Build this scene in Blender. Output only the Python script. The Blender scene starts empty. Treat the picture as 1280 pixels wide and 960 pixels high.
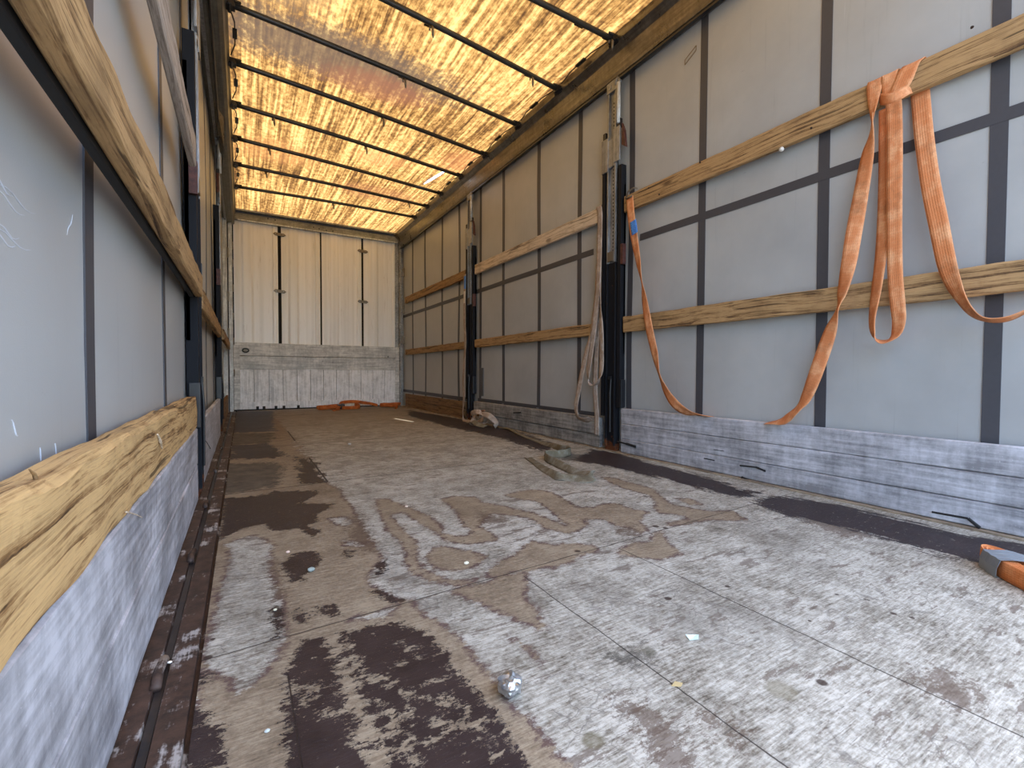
import bpy, bmesh, math, random
import numpy as np
from mathutils import Vector, Matrix, noise as mnoise
C = bpy.context.scene.collection
W = 2.48          # inner width of the trailer
LB = 7.74         # depth of the front bulkhead
HR = 2.66         # underside of the roof rails
Y0 = -0.35        # open rear end

# ------------------------------------------------------------------ camera
F, YAW, PITCH, ROLL = 575.92, 0.5293, -0.0251, 0.0031
CAM = np.array([0.172, 0.0, 0.5689])
_cy, _sy = math.cos(YAW), math.sin(YAW)
_f = np.array([_sy*math.cos(PITCH), _cy*math.cos(PITCH), math.sin(PITCH)])
_r0 = np.array([_cy, -_sy, 0.0]); _u0 = np.cross(_r0, _f)
_r = _r0*math.cos(ROLL)+_u0*math.sin(ROLL); _u = -_r0*math.sin(ROLL)+_u0*math.cos(ROLL)
cd = bpy.data.cameras.new('camera'); cam = bpy.data.objects.new('camera', cd); C.objects.link(cam)
cd.sensor_width = 36; cd.lens = F/1280*36; cd.clip_start = 0.02
M3 = Matrix(((_r[0], _u[0], -_f[0]), (_r[1], _u[1], -_f[1]), (_r[2], _u[2], -_f[2])))
cam.matrix_world = Matrix.Translation(Vector(CAM)) @ M3.to_4x4()
bpy.context.scene.camera = cam

# ------------------------------------------------------------------ light
SUN_DIR = Vector((-0.115, 0.035, -0.93)).normalized()      # direction the sunlight travels
wd = bpy.data.worlds.new('sky'); bpy.context.scene.world = wd; wd.use_nodes = True
nt = wd.node_tree; bg = nt.nodes['Background']
sky = nt.nodes.new('ShaderNodeTexSky'); sky.sky_type = 'NISHITA'; sky.sun_disc = False
sky.sun_elevation = math.radians(80); sky.sun_rotation = math.radians(107)
sky.dust_density = 2.0; sky.ozone_density = 1.2
nt.links.new(sky.outputs[0], bg.inputs[0]); bg.inputs[1].default_value = 1.0
sl = bpy.data.lights.new('sun', 'SUN'); sl.energy = 5.2; sl.angle = math.radians(0.53); sl.color = (1, .95, .86)
so = bpy.data.objects.new('sun', sl); C.objects.link(so)
so.rotation_euler = SUN_DIR.to_track_quat('-Z', 'Y').to_euler(); so.location = (1, 2, 8)
vs = bpy.context.scene.view_settings
vs.view_transform = 'Standard'; vs.look = 'None'; vs.gamma = 1; vs.use_curve_mapping = False
vs.exposure = 0.55

# ------------------------------------------------------------------ projection helpers (photo pixel -> point on a real plane)
def ray(px, py): return _f + _r*(px-640)/F - _u*(py-480)/F
def on(px, py, ax, v):
    d = ray(px, py); return Vector(CAM + d*(v-CAM[ax])/d[ax])
def onx(px, py, x): return on(px, py, 0, x)
def fl(px, py, z=0.0): return on(px, py, 2, z)

# ------------------------------------------------------------------ mesh helpers
def tag(o, label=None, cat=None, group=None, kind=None):
    if label: o['label'] = label
    if cat: o['category'] = cat
    if group: o['group'] = group
    if kind: o['kind'] = kind
    return o
def empty(name, loc, label=None, cat=None, group=None, kind=None):
    o = bpy.data.objects.new(name, None); C.objects.link(o); o.location = loc; o.empty_display_size = .05
    return tag(o, label, cat, group, kind)
class MB:
    def __init__(s): s.v = []; s.f = []; s.uv = None; s.cuts = []
    def add(s, vs, fs):
        k = len(s.v); f0 = len(s.f); s.v += [tuple(v) for v in vs]; s.f += [tuple(i+k for i in f) for f in fs]; s.cuts.append((k, len(s.v), f0, len(s.f))); return s
    def box(s, x0, x1, y0, y1, z0, z1):
        x0, x1 = sorted((x0, x1)); y0, y1 = sorted((y0, y1)); z0, z1 = sorted((z0, z1))
        return s.add([(x, y, z) for x in (x0, x1) for y in (y0, y1) for z in (z0, z1)],
              [(0, 1, 3, 2), (4, 6, 7, 5), (0, 4, 5, 1), (2, 3, 7, 6), (0, 2, 6, 4), (1, 5, 7, 3)])
    def each(s, name, mat, parent=None, **kw):
        """one object per added shape"""
        for v0, v1, f0, f1 in s.cuts:
            q = MB(); q.v = s.v[v0:v1]; q.f = [tuple(i-v0 for i in f) for f in s.f[f0:f1]]; q.build(name, mat, parent, **kw)
    def tube(s, pts, r, n=10, cap=True):
        pts = [Vector(p) for p in pts]; rs = r if isinstance(r, (list, tuple)) else [r]*len(pts)
        vs = []; up0 = None
        for i, p in enumerate(pts):
            t = (pts[min(i+1, len(pts)-1)]-pts[max(i-1, 0)]).normalized()
            if up0 is None:
                a = Vector((0, 0, 1)) if abs(t.z) < .9 else Vector((1, 0, 0))
                up0 = (a-t*a.dot(t)).normalized()
            else: up0 = (up0-t*up0.dot(t)).normalized()
            sd = t.cross(up0)
            for k in range(n):
                a = 2*math.pi*k/n; vs.append(p+(up0*math.cos(a)+sd*math.sin(a))*rs[i])
        fs = []
        for i in range(len(pts)-1):
            for k in range(n):
                a = i*n+k; b = i*n+(k+1) % n; fs.append((a, b, b+n, a+n))
        if cap: fs += [tuple(range(n))[::-1], tuple(range((len(pts)-1)*n, len(pts)*n))]
        return s.add(vs, fs)
    def prism(s, poly, axis, a, b):
        """poly in the two other axes, extruded along axis from a to b"""
        n = len(poly)
        def mk(p, c):
            q = list(p); q.insert(axis, c); return tuple(q)
        return s.add([mk(p, a) for p in poly]+[mk(p, b) for p in poly],
              [tuple(range(n)), tuple(range(n, 2*n))[::-1]]+[(i, n+i, n+(i+1) % n, (i+1) % n) for i in range(n)])
    def build(s, name, mat, parent=None, bevel=0, smooth=False, kind=None):
        me = bpy.data.meshes.new(name); me.from_pydata(s.v, [], s.f); me.validate()
        bm = bmesh.new(); bm.from_mesh(me); bmesh.ops.recalc_face_normals(bm, faces=bm.faces)
        if bevel:
            bmesh.ops.bevel(bm, geom=[e for e in bm.edges if len(e.link_faces) == 2 and e.calc_face_angle(0) > .6],
                            offset=bevel, segments=2, profile=.6, affect='EDGES', clamp_overlap=True)
        bm.to_mesh(me); bm.free()
        if smooth:
            for p in me.polygons: p.use_smooth = True
        if s.uv is not None: pass
        me.materials.append(mat)
        o = bpy.data.objects.new(name, me); C.objects.link(o)
        if parent is not None:
            o.parent = parent
            # meshes are written in world coordinates: shift them into the parent's frame
            base = Vector((0, 0, 0)); q = parent
            while q is not None: base += q.location; q = q.parent
            me.transform(Matrix.Translation(-base))
        if kind: o['kind'] = kind
        return o
def set_origin(o):
    """top-level mesh: origin to the base centre of its box"""
    me = o.data; xs = [v.co for v in me.vertices]
    mn = Vector((min(c.x for c in xs), min(c.y for c in xs), min(c.z for c in xs)))
    mx = Vector((max(c.x for c in xs), max(c.y for c in xs), max(c.z for c in xs)))
    b = Vector(((mn.x+mx.x)/2, (mn.y+mx.y)/2, mn.z)); me.transform(Matrix.Translation(-b)); o.location = b
    return o

# ------------------------------------------------------------------ material helpers
class NT:
    def __init__(s, name):
        s.m = bpy.data.materials.new(name); s.m.use_nodes = True; s.t = s.m.node_tree
        s.p = s.t.nodes['Principled BSDF']; s.out = s.t.nodes['Material Output']
    def n(s, ty, **kw):
        x = s.t.nodes.new(ty)
        for k, v in kw.items(): setattr(x, k, v)
        return x
    def l(s, a, b): s.t.links.new(a, b)
    def coord(s, kind='Object', scale=(1, 1, 1), loc=(0, 0, 0), rot=(0, 0, 0)):
        c = s.n('ShaderNodeTexCoord'); m = s.n('ShaderNodeMapping'); s.l(c.outputs[kind], m.inputs[0])
        m.inputs['Scale'].default_value = scale; m.inputs['Location'].default_value = loc; m.inputs['Rotation'].default_value = rot
        return m.outputs[0]
    def geo(s, scale=(1, 1, 1), loc=(0, 0, 0)):
        c = s.n('ShaderNodeNewGeometry'); m = s.n('ShaderNodeMapping'); s.l(c.outputs['Position'], m.inputs[0])
        m.inputs['Scale'].default_value = scale; m.inputs['Location'].default_value = loc
        return m.outputs[0]
    def noise(s, vec, scale=5, detail=4, rough=.55, dist=0):
        x = s.n('ShaderNodeTexNoise'); s.l(vec, x.inputs['Vector']); x.inputs['Scale'].default_value = scale
        x.inputs['Detail'].default_value = detail; x.inputs['Roughness'].default_value = rough; x.inputs['Distortion'].default_value = dist
        return x.outputs['Fac']
    def ramp(s, fac, stops, interp='LINEAR'):
        x = s.n('ShaderNodeValToRGB'); x.color_ramp.interpolation = interp; e = x.color_ramp.elements
        while len(e) > 1: e.remove(e[-1])
        e[0].position = stops[0][0]; e[0].color = (*c3(stops[0][1]), 1)
        for p, c in stops[1:]: k = e.new(p); k.color = (*c3(c), 1)
        s.l(fac, x.inputs[0]); return x.outputs[0]
    def math(s, op, a, b=None, clamp=False):
        x = s.n('ShaderNodeMath', operation=op, use_clamp=clamp)
        for i, q in enumerate((a, b)):
            if q is None: continue
            if isinstance(q, (int, float)): x.inputs[i].default_value = q
            else: s.l(q, x.inputs[i])
        return x.outputs[0]
    def mix(s, fac, a, b, mode='MIX'):
        x = s.n('ShaderNodeMix', data_type='RGBA', blend_type=mode)
        for i, q in ((0, fac), (6, a), (7, b)):
            if isinstance(q, (int, float)): x.inputs[i].default_value = q
            elif isinstance(q, tuple): x.inputs[i].default_value = (*q, 1)
            else: s.l(q, x.inputs[i])
        return x.outputs[2]
    def smooth(s, v, lo, hi):
        x = s.n('ShaderNodeMapRange', interpolation_type='SMOOTHSTEP'); s.l(v, x.inputs[0])
        x.inputs[1].default_value = lo; x.inputs[2].default_value = hi; return x.outputs[0]
    def bump(s, h, strength=.3, dist=.01):
        x = s.n('ShaderNodeBump'); x.inputs['Strength'].default_value = strength; x.inputs['Distance'].default_value = dist
        s.l(h, x.inputs['Height']); s.l(x.outputs[0], s.p.inputs['Normal'])
    def base(s, c):
        if isinstance(c, tuple): s.p.inputs['Base Color'].default_value = (*c, 1)
        else: s.l(c, s.p.inputs['Base Color'])
    def set(s, rough=.5, metal=0, spec=.5):
        if isinstance(rough, (int, float)): s.p.inputs['Roughness'].default_value = rough
        else: s.l(rough, s.p.inputs['Roughness'])
        s.p.inputs['Metallic'].default_value = metal; s.p.inputs['Specular IOR Level'].default_value = spec
        return s.m
def c3(c): return (c, c, c) if isinstance(c, (int, float)) else c
def rgb(r, g, b):
    return tuple(((x/255)/12.92 if x <= 10 else (((x/255)+.055)/1.055)**2.4) for x in (r, g, b))

def m_plain(name, c, rough=.5, metal=0, var=.25, scale=12):
    t = NT(name); f = t.noise(t.geo(), scale, 5, .6)
    t.base(t.mix(f, tuple(x*(1-var) for x in c), tuple(min(1, x*(1+var)) for x in c))); return t.set(rough, metal)

def m_wood(name, light, mid, dark, axis=1, sc=1.0, seed=0, pale=0.0):
    t = NT(name)
    s1 = [60*sc]*3; s1[axis] = 1.6*sc
    co = t.coord('Object', loc=(seed*1.7, seed*3.1, seed*.7))
    # warp so the grain swirls round knots
    wn = t.n('ShaderNodeTexNoise'); t.l(co, wn.inputs['Vector']); wn.inputs['Scale'].default_value = 2.6; wn.inputs['Detail'].default_value = 1
    sub = t.n('ShaderNodeVectorMath', operation='SUBTRACT'); t.l(wn.outputs['Color'], sub.inputs[0]); sub.inputs[1].default_value = (.5, .5, .5)
    scl = t.n('ShaderNodeVectorMath', operation='SCALE'); t.l(sub.outputs[0], scl.inputs[0]); scl.inputs['Scale'].default_value = .035
    add = t.n('ShaderNodeVectorMath', operation='ADD'); t.l(co, add.inputs[0]); t.l(scl.outputs[0], add.inputs[1])
    mp = t.n('ShaderNodeMapping'); t.l(add.outputs[0], mp.inputs[0]); mp.inputs['Scale'].default_value = s1
    n1 = t.noise(mp.outputs[0], 1.0, 6, .65)
    s2 = [16*sc]*3; s2[axis] = .9*sc
    mp2 = t.n('ShaderNodeMapping'); t.l(add.outputs[0], mp2.inputs[0]); mp2.inputs['Scale'].default_value = s2
    wv = t.n('ShaderNodeTexWave', wave_type='RINGS', rings_direction='Y' if axis == 1 else 'X', wave_profile='SAW'); t.l(mp2.outputs[0], wv.inputs[0])
    wv.inputs['Scale'].default_value = .9; wv.inputs['Distortion'].default_value = 5; wv.inputs['Detail'].default_value = 2; wv.inputs['Detail Scale'].default_value = .8
    s3 = [260*sc]*3; s3[axis] = 7*sc
    mp3 = t.n('ShaderNodeMapping'); t.l(add.outputs[0], mp3.inputs[0]); mp3.inputs['Scale'].default_value = s3
    n3 = t.noise(mp3.outputs[0], 1.0, 4, .7); blot = t.noise(co, 14, 5, .7)
    fac = t.math('ADD', t.math('ADD', t.math('MULTIPLY', n1, .5), t.math('MULTIPLY', n3, .34)), t.math('ADD', t.math('MULTIPLY', wv.outputs['Fac'], .10), t.math('MULTIPLY', blot, .15)))
    col = t.ramp(fac, [(.42, dark), (.475, mid), (.54, light), (.60, tuple(min(1, x*1.2) for x in light)), (.68, mid)])
    crk = t.smooth(t.noise(mp.outputs[0], .6, 3, .6), .62, .65); col = t.mix(t.math('MULTIPLY', crk, .7), col, tuple(x*.45 for x in dark))
    # knots
    kv = t.n('ShaderNodeTexVoronoi'); sk = [6.0]*3; sk[axis] = 2.3
    mk = t.n('ShaderNodeMapping'); t.l(co, mk.inputs[0]); mk.inputs['Scale'].default_value = sk; t.l(mk.outputs[0], kv.inputs['Vector']); kv.inputs['Scale'].default_value = 1.0
    kn = t.smooth(kv.outputs['Distance'], .13, .05)
    col = t.mix(t.math('MULTIPLY', kn, .75), col, dark)
    # large dirt
    d = t.smooth(t.noise(co, 3.5, 5, .7), .52, .75)
    col = t.mix(t.math('MULTIPLY', d, .45), col, tuple(x*.5 for x in dark))
    t.base(col); t.bump(fac, .5, .004)
    return t.set(.75, 0, .3)

WOOD = [m_wood('weathered_pine', rgb(166, 134, 92), rgb(128, 98, 64), rgb(64, 45, 30), seed=i) for i in range(4)]
WOOD_RAW = m_wood('raw_pine', rgb(190, 156, 106), rgb(138, 103, 63), rgb(64, 45, 28), sc=.8, seed=7)
WOOD_OLD = m_wood('old_pine', rgb(150, 120, 82), rgb(120, 92, 62), rgb(68, 50, 36), seed=9)
WOOD_DARKFAR = m_wood('brown_board', rgb(128, 98, 66), rgb(104, 78, 52), rgb(60, 44, 32), seed=11)
WOOD_PALE = m_wood('pale_planed_board', rgb(205, 186, 160), rgb(180, 160, 134), rgb(120, 100, 82), sc=1.2, seed=4)

def m_alu(name, c, streak=1, axis=1, dirt=.5, metal=.25, rough=.5):
    t = NT(name); co = t.geo()
    s = [55]*3; s[axis] = 3
    a = t.noise(t.geo(tuple(s)), 1, 5, .65)
    b = t.noise(t.geo((40, 40, 4)), 1, 4, .6)
    cl = t.noise(co, 5, 6, .65)
    f = t.math('ADD', t.math('ADD', t.math('MULTIPLY', a, .34), t.math('MULTIPLY', b, .12)), t.math('ADD', t.math('MULTIPLY', cl, .34), t.math('MULTIPLY', t.noise(co, 28, 5, .7), .2)))
    col = t.ramp(f, [(.42, tuple(x*(1-dirt) for x in c)), (.5, c), (.58, tuple(min(1, x*1.45) for x in c))])
    sp = t.smooth(t.noise(co, 160, 3, .6), .66, .74)
    col = t.mix(t.math('MULTIPLY', sp, .5), col, tuple(min(1, x*1.9) for x in c))
    t.base(col); t.bump(f, .25, .002)
    return t.set(t.ramp(cl, [(.3, rough-.12), (.7, rough+.18)]), metal)
ALU = m_alu('weathered_aluminium', rgb(178, 178, 182), dirt=.42)
ALU_FAR = m_alu('dull_aluminium', rgb(150, 147, 142))
ALU_TRIM = m_alu('aluminium_trim', rgb(150, 152, 152), dirt=.4)
RAIL = m_alu('roof_rail_aluminium', rgb(120, 115, 106), dirt=.3, metal=.8, rough=.32)
GALV = m_alu('galvanised_steel', rgb(140, 142, 144), axis=2, dirt=.35, metal=.6, rough=.42)
WHITEALU = m_alu('white_painted_panel_trim', rgb(196, 200, 200), axis=2, dirt=.35, metal=.1)
BLACK = m_plain('black_painted_steel', (.012, .013, .016), .33, 0, .5, 20)
t = NT('rusty_black_steel'); f = t.noise(t.geo(), 18, 6, .7)
geo = t.n('ShaderNodeNewGeometry'); sx = t.n('ShaderNodeSeparateXYZ'); t.l(geo.outputs['Position'], sx.inputs[0])
low = t.smooth(sx.outputs['Z'], .16, .0)
rf = t.smooth(t.math('ADD', f, t.math('MULTIPLY', low, .28)), .64, .8)
t.base(t.mix(rf, (.012, .013, .016), (.13, .045, .018))); RUSTBLACK = t.set(t.ramp(rf, [(0, .6), (1, .9)]), 0, .12)
t = NT('rust_red_bracket'); f = t.noise(t.geo(), 40, 5, .7); t.base(t.ramp(f, [(.3, (.03, .012, .01)), (.7, (.12, .035, .025))])); REDBRK = t.set(.6)
TAPE = m_plain('dark_grey_webbing', rgb(66, 66, 70), .5, 0, .12, 60)
BOWM = m_plain('dark_galvanised_tube', (.06, .062, .06), .38, .55, .35, 15)
RUBBER = m_plain('black_rubber', (.008, .008, .008), .7)
HINGE = m_plain('worn_steel', rgb(120, 112, 100), .45, .6)

# curtain
def m_curtain(name, seed):
    t = NT(name); co = t.geo(loc=(seed, seed, 0))
    a = t.noise(co, 2.2, 5, .6); st = t.noise(t.geo((3, 30, 1.2), (seed, 0, 0)), 1, 5, .7)
    col = t.ramp(a, [(.3, rgb(160, 161, 159)), (.7, rgb(176, 177, 174))])
    # vertical grime
    g = t.smooth(st, .58, .8); col = t.mix(t.math('MULTIPLY', g, .25), col, rgb(98, 98, 98))
    # fine pale scuffs
    mp = t.geo((60, 60, 2.0), (seed*2, 0, 0)); sc = t.smooth(t.noise(mp, 1, 3, .5), .72, .78)
    col = t.mix(t.math('MULTIPLY', sc, .22), col, rgb(205, 208, 212))
    # dark rubbed specks
    mp = t.geo((5, 12, 40), (0, seed, 0)); dk = t.smooth(t.noise(mp, 1, 4, .6), .73, .8)
    col = t.mix(t.math('MULTIPLY', dk, .35), col, rgb(70, 70, 72))
    t.base(col)
    wv = t.noise(t.geo((1, 1, 1)), 420, 1, .5); un = t.noise(co, 1.3, 2, .5)
    h = t.math('ADD', t.math('MULTIPLY', wv, .05), un); t.bump(h, .25, .012)
    t.set(t.ramp(a, [(.3, .3), (.7, .42)]), 0, .45)
    return t.m
CURT_L = m_curtain('grey_tarpaulin_left', 3.0); CURT_R = m_curtain('grey_tarpaulin_right', 11.0)

# translucent roof sheet
t = NT('translucent_roof_sheet')
st = t.noise(t.geo((34, .9, 1)), 1, 6, .62); st2 = t.noise(t.geo((11, .55, 1), (3, 0, 0)), 1, 4, .6)
bl = t.noise(t.geo((26, 16, 1)), 1, 5, .7); big = t.noise(t.geo((1.3, 1.1, 1), (5, 2, 0)), 1, 3, .5)
fac = t.math('ADD', t.math('ADD', t.math('MULTIPLY', st, .42), t.math('MULTIPLY', bl, .28)), t.math('ADD', t.math('MULTIPLY', st2, .2), t.math('MULTIPLY', big, .12)))
col = t.ramp(fac, [(.42, rgb(52, 34, 18)), (.475, rgb(90, 62, 30)), (.525, rgb(126, 93, 48)), (.59, rgb(160, 128, 74))])
geo = t.n('ShaderNodeNewGeometry'); 
def blob(cx, cy, rx, ry):
    v = t.n('ShaderNodeVectorMath', operation='SUBTRACT'); t.l(geo.outputs['Position'], v.inputs[0]); v.inputs[1].default_value = (cx, cy, 0)
    v2 = t.n('ShaderNodeVectorMath', operation='MULTIPLY'); t.l(v.outputs[0], v2.inputs[0]); v2.inputs[1].default_value = (1/rx, 1/ry, 0)
    ln = t.n('ShaderNodeVectorMath', operation='LENGTH'); t.l(v2.outputs[0], ln.inputs[0])
    return t.smooth(t.math('ADD', ln.outputs['Value'], t.math('MULTIPLY', t.math('SUBTRACT', bl, .5), 1.2)), 1.15, .45)
ROOF_BLOBS = [(.80, 3.62, 1.15, .36, rgb(62, 50, 38), .85), (1.15, 3.85, .5, .22, rgb(92, 56, 36), .6), (2.3, 4.75, .28, .35, rgb(120, 74, 42), .5),
              (.5, 5.5, .5, .35, rgb(124, 82, 44), .45), (1.7, 6.1, .6, .3, rgb(104, 66, 38), .5), (.35, 3.1, .4, .25, rgb(96, 76, 52), .5), (1.5, 5.1, .35, .2, rgb(124, 80, 44), .5)]
for cx, cy, rx, ry, cc, a in ROOF_BLOBS: col = t.mix(t.math('MULTIPLY', blob(cx, cy, rx, ry), a), col, cc)
sp = t.smooth(t.noise(t.geo((60, 45, 1)), 1, 2, .5), .66, .74); col = t.mix(t.math('MULTIPLY', sp, .5), col, rgb(76, 46, 28))
tr = t.n('ShaderNodeBsdfTranslucent'); df = t.n('ShaderNodeBsdfDiffuse'); mx = t.n('ShaderNodeMixShader'); mx.inputs[0].default_value = .28
t.l(col, tr.inputs[0]); t.l(col, df.inputs[0]); t.l(tr.outputs[0], mx.inputs[1]); t.l(df.outputs[0], mx.inputs[2]); t.l(mx.outputs[0], t.out.inputs[0])
ROOFM = t.m

# webbing straps (UV: u across 0..1, v = metres along)
def m_strap(name, c, dirtc, hi, dirt=.5):
    t = NT(name); uv = t.n('ShaderNodeTexCoord').outputs['UV']
    mp = t.n('ShaderNodeMapping'); t.l(uv, mp.inputs[0]); mp.inputs['Scale'].default_value = (1, 1, 1)
    sx = t.n('ShaderNodeSeparateXYZ'); t.l(mp.outputs[0], sx.inputs[0])
    rib = t.math('SINE', t.math('MULTIPLY', sx.outputs['Y'], 1100)); ribs = t.math('SINE', t.math('MULTIPLY', sx.outputs['X'], 50))
    h = t.math('ADD', t.math('MULTIPLY', rib, .3), t.math('MULTIPLY', ribs, .5))
    st = t.math('MULTIPLY', t.smooth(ribs, .55, .95), t.smooth(t.math('SINE', t.math('MULTIPLY', sx.outputs['Y'], 520)), .1, .7))
    co = t.geo(); d = t.noise(co, 16, 5, .65); d2 = t.noise(co, 60, 4, .6)
    col = t.mix(t.smooth(d, .42, .68), c, hi); col = t.mix(t.math('MULTIPLY', t.smooth(t.noise(t.geo(loc=(4, 4, 4)), 9, 5, .7), .5, .72), dirt), col, dirtc)
    col = t.mix(t.math('MULTIPLY', st, .35), col, tuple(x*.45 for x in c))
    ed = t.math('GREATER_THAN', t.math('ABSOLUTE', t.math('SUBTRACT', sx.outputs['X'], .5)), .44)
    col = t.mix(t.math('MULTIPLY', ed, .35), col, hi)
    t.base(col); t.bump(t.math('ADD', h, t.math('MULTIPLY', d2, .6)), .35, .0015); return t.set(.8, 0, .2)
ORANGE = m_strap('orange_webbing', rgb(208, 132, 84), rgb(140, 92, 62), rgb(228, 168, 122), .55)
ORANGE_BRIGHT = m_strap('bright_orange_webbing', rgb(206, 120, 66), rgb(160, 94, 56), rgb(222, 150, 98), .3)
ORANGE_DARK = m_strap('dirty_orange_webbing', rgb(176, 92, 44), rgb(84, 46, 28), rgb(206, 120, 64), .6)
GREYSTRAP = m_strap('dirty_beige_webbing', rgb(164, 146, 130), rgb(106, 86, 72), rgb(194, 180, 166), .5)
OLIVESTRAP = m_strap('olive_grey_webbing', rgb(112, 102, 82), rgb(66, 58, 46), rgb(138, 134, 118), .5)
t = NT('blue_label_print'); mpn = t.geo((90, 90, 420)); t.base(t.ramp(t.noise(mpn, 1, 2, .5), [(.45, rgb(38, 110, 208)), (.62, rgb(100, 168, 236))])); BLUE = t.set(.5)
WHITELAB = m_plain('white_label', rgb(214, 208, 198), .6, 0, .15)

# ------------------------------------------------------------------ ribbons
def catmull(ps, n):
    out = []
    L = len(ps)
    for i in range(L-1):
        p0, p1, p2, p3 = ps[max(i-1, 0)], ps[i], ps[i+1], ps[min(i+2, L-1)]
        for k in range(n):
            u = k/n; out.append(.5*((2*p1)+(p2-p0)*u+(2*p0-5*p1+4*p2-p3)*u*u+(3*p1-p0-3*p2+p3)*u**3))
    out.append(ps[-1]); return out
def ribbon(name, pts, mat, parent=None, width=.05, th=.0028, n=8, ortho=True):
    """pts: list of (point, width direction)"""
    P = catmull([Vector(p) for p, w in pts], n); D = catmull([Vector(w) for p, w in pts], n)
    mb = MB(); uvs = []; s = 0; NW = 5; rings = []
    for i, p in enumerate(P):
        t = (P[min(i+1, len(P)-1)]-P[max(i-1, 0)]).normalized()
        if i: s += (p-P[i-1]).length
        if ortho: d = D[i]-t*D[i].dot(t); d = d.normalized() if d.length > 1e-5 else t.orthogonal().normalized()
        else: d = D[i]
        nn = t.cross(d).normalized()
        ring = []
        for side in (1, -1):
            for k in range(NW):
                a = (k/(NW-1)-.5)*side
                cup = .0016*math.cos(a*math.pi)
                ring.append(p+d*(a*width)+nn*(side*th/2+cup)); uvs.append((a+.5, s))
        rings.append(ring)
    m = 2*NW; vs = [v for r in rings for v in r]; fs = []
    for i in range(len(rings)-1):
        for k in range(m):
            a = i*m+k; b = i*m+(k+1) % m; fs.append((a, b, b+m, a+m))
    fs += [tuple(range(m))[::-1], tuple(range((len(rings)-1)*m, len(rings)*m))]
    mb.add(vs, fs)
    me = bpy.data.meshes.new(name); me.from_pydata(mb.v, [], mb.f)
    ul = me.uv_layers.new(name='UVMap')
    for lp in me.loops: ul.data[lp.index].uv = uvs[lp.vertex_index]
    bm = bmesh.new(); bm.from_mesh(me); bmesh.ops.recalc_face_normals(bm, faces=bm.faces); bm.to_mesh(me); bm.free()
    for p in me.polygons: p.use_smooth = True
    me.materials.append(mat); o = bpy.data.objects.new(name, me); C.objects.link(o)
    if parent is not None:
        o.parent = parent; base = Vector((0, 0, 0)); q = parent
        while q is not None: base += q.location; q = q.parent
        me.transform(Matrix.Translation(-base))
    return o

# ================================================================== SETTING
# ---- floor: paint film worn off plywood, mapped as distances to the wear patches
def P2(*pts): return np.array([fl(x, y)[:2] for x, y in pts])
def sdf(poly, Q):
    d = np.full(len(Q), 1e9); ins = np.zeros(len(Q), bool); n = len(poly)
    for i in range(n):
        a, b = poly[i], poly[(i+1) % n]; e = b-a; w = Q-a
        t_ = np.clip((w@e)/max(e@e, 1e-12), 0, 1); d = np.minimum(d, np.hypot(*(w-t_[:, None]*e).T))
        c = ((a[1] > Q[:, 1]) != (b[1] > Q[:, 1])); den = b[1]-a[1]
        if abs(den) > 1e-12: ins ^= c & (Q[:, 0] < (b[0]-a[0])*(Q[:, 1]-a[1])/den+a[0])
    return np.where(ins, -d, d)
def pl(line, w, Q):
    d = np.full(len(Q), 1e9)
    for a, b in zip(line[:-1], line[1:]):
        e = b-a; q = Q-a; t_ = np.clip((q@e)/max(e@e, 1e-12), 0, 1); d = np.minimum(d, np.hypot(*(q-t_[:, None]*e).T))
    return d-w
TAN = [P2((291,515),(341,520),(359,539),(369,551),(372,561),(387,572.5),(410,603),(423,610),(429,621),(439,631),(448,646),(456,664),(467,679),(478,696),(480,699),(468,711),(462,720),(463,731),(487,742.5),(498,748),(517,750),(524,763),(549,778),(556,781),(583,806),(608,836),(622,852),(640,882),(663,898),(682,923),(709,953),(770,1020),(860,1200),(120,1200),(232,955),(262,700)),
 P2((468,624),(485,623),(511,634),(537.5,645),(552,656),(554,666),(571,670),(584,669),(590,664),(577,656),(573,643),(564,634),(551,624),(564,620),(596,621),(603,628),(627.5,632),(656,639),(668,641),(690,650),(706,656),(720,652),(728,662.5),(711,667),(681,661),(664,649),(646,645),(615,642),(599,658),(618,667.5),(622,675),(601,679),(582.5,681),(560,677),(541,664),(521,652.5),(504,641),(489,643),(502,660),(521,677),(522.5,694),(528,709),(543,718),(562,724),(581,726.5),(600,724),(590,731),(575,733),(534,726),(515,718),(506,705),(506,690),(498,675),(483,664),(477.5,651),(471,634)),
 P2((627.5,619),(652,613),(674,612),(692.5,616),(707.5,625),(722,634),(743,634),(752.5,630),(771,629),(790,636),(814,640),(803,646),(801,653),(812.5,662.5),(799,668),(790,661),(771,657),(752.5,649),(730,649),(736,655),(728,662),(715,660),(700,650),(687,638),(672,627),(650,624)),
 P2((532,697.5),(539,686),(552.5,682.5),(590,689),(609,694),(601,703),(586,712.5),(571,714),(545,711),(534,703)),
 P2((603,724),(611,712),(627.5,701),(642.5,692),(664,676),(696,681),(702,679),(743,681),(752.5,687),(730,694),(722.5,696),(711,704),(691,711),(685,709),(661,715),(640,716),(624,722)),
 P2((564,739),(575,733),(603,731),(618,722),(627.5,718),(659,716),(661,731),(656,746),(671,759),(677,774),(682,783.5),(670,786),(640,772),(624,767.5),(599,754),(567,742)),
 P2((775,685),(790,679),(814,676),(816,668),(827.5,662.5),(833,674),(852,692.5),(827.5,700),(790,696),(771,692)),
 P2((750,596),(766,597),(817,611),(825,619),(841.5,631),(890,639.5),(915,637.5),(935,650),(919,651),(886,650),(854,656),(837.5,658),(831,654),(862,648),(841.5,642.5),(825,641.5),(817,635.5),(819,627),(811,619),(780.6,611),(766,605)),
 P2((843.6,623),(862,623),(880,631),(862,631)),
 P2((636,795),(659,804),(668,816),(679,832),(663,818))]
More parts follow.
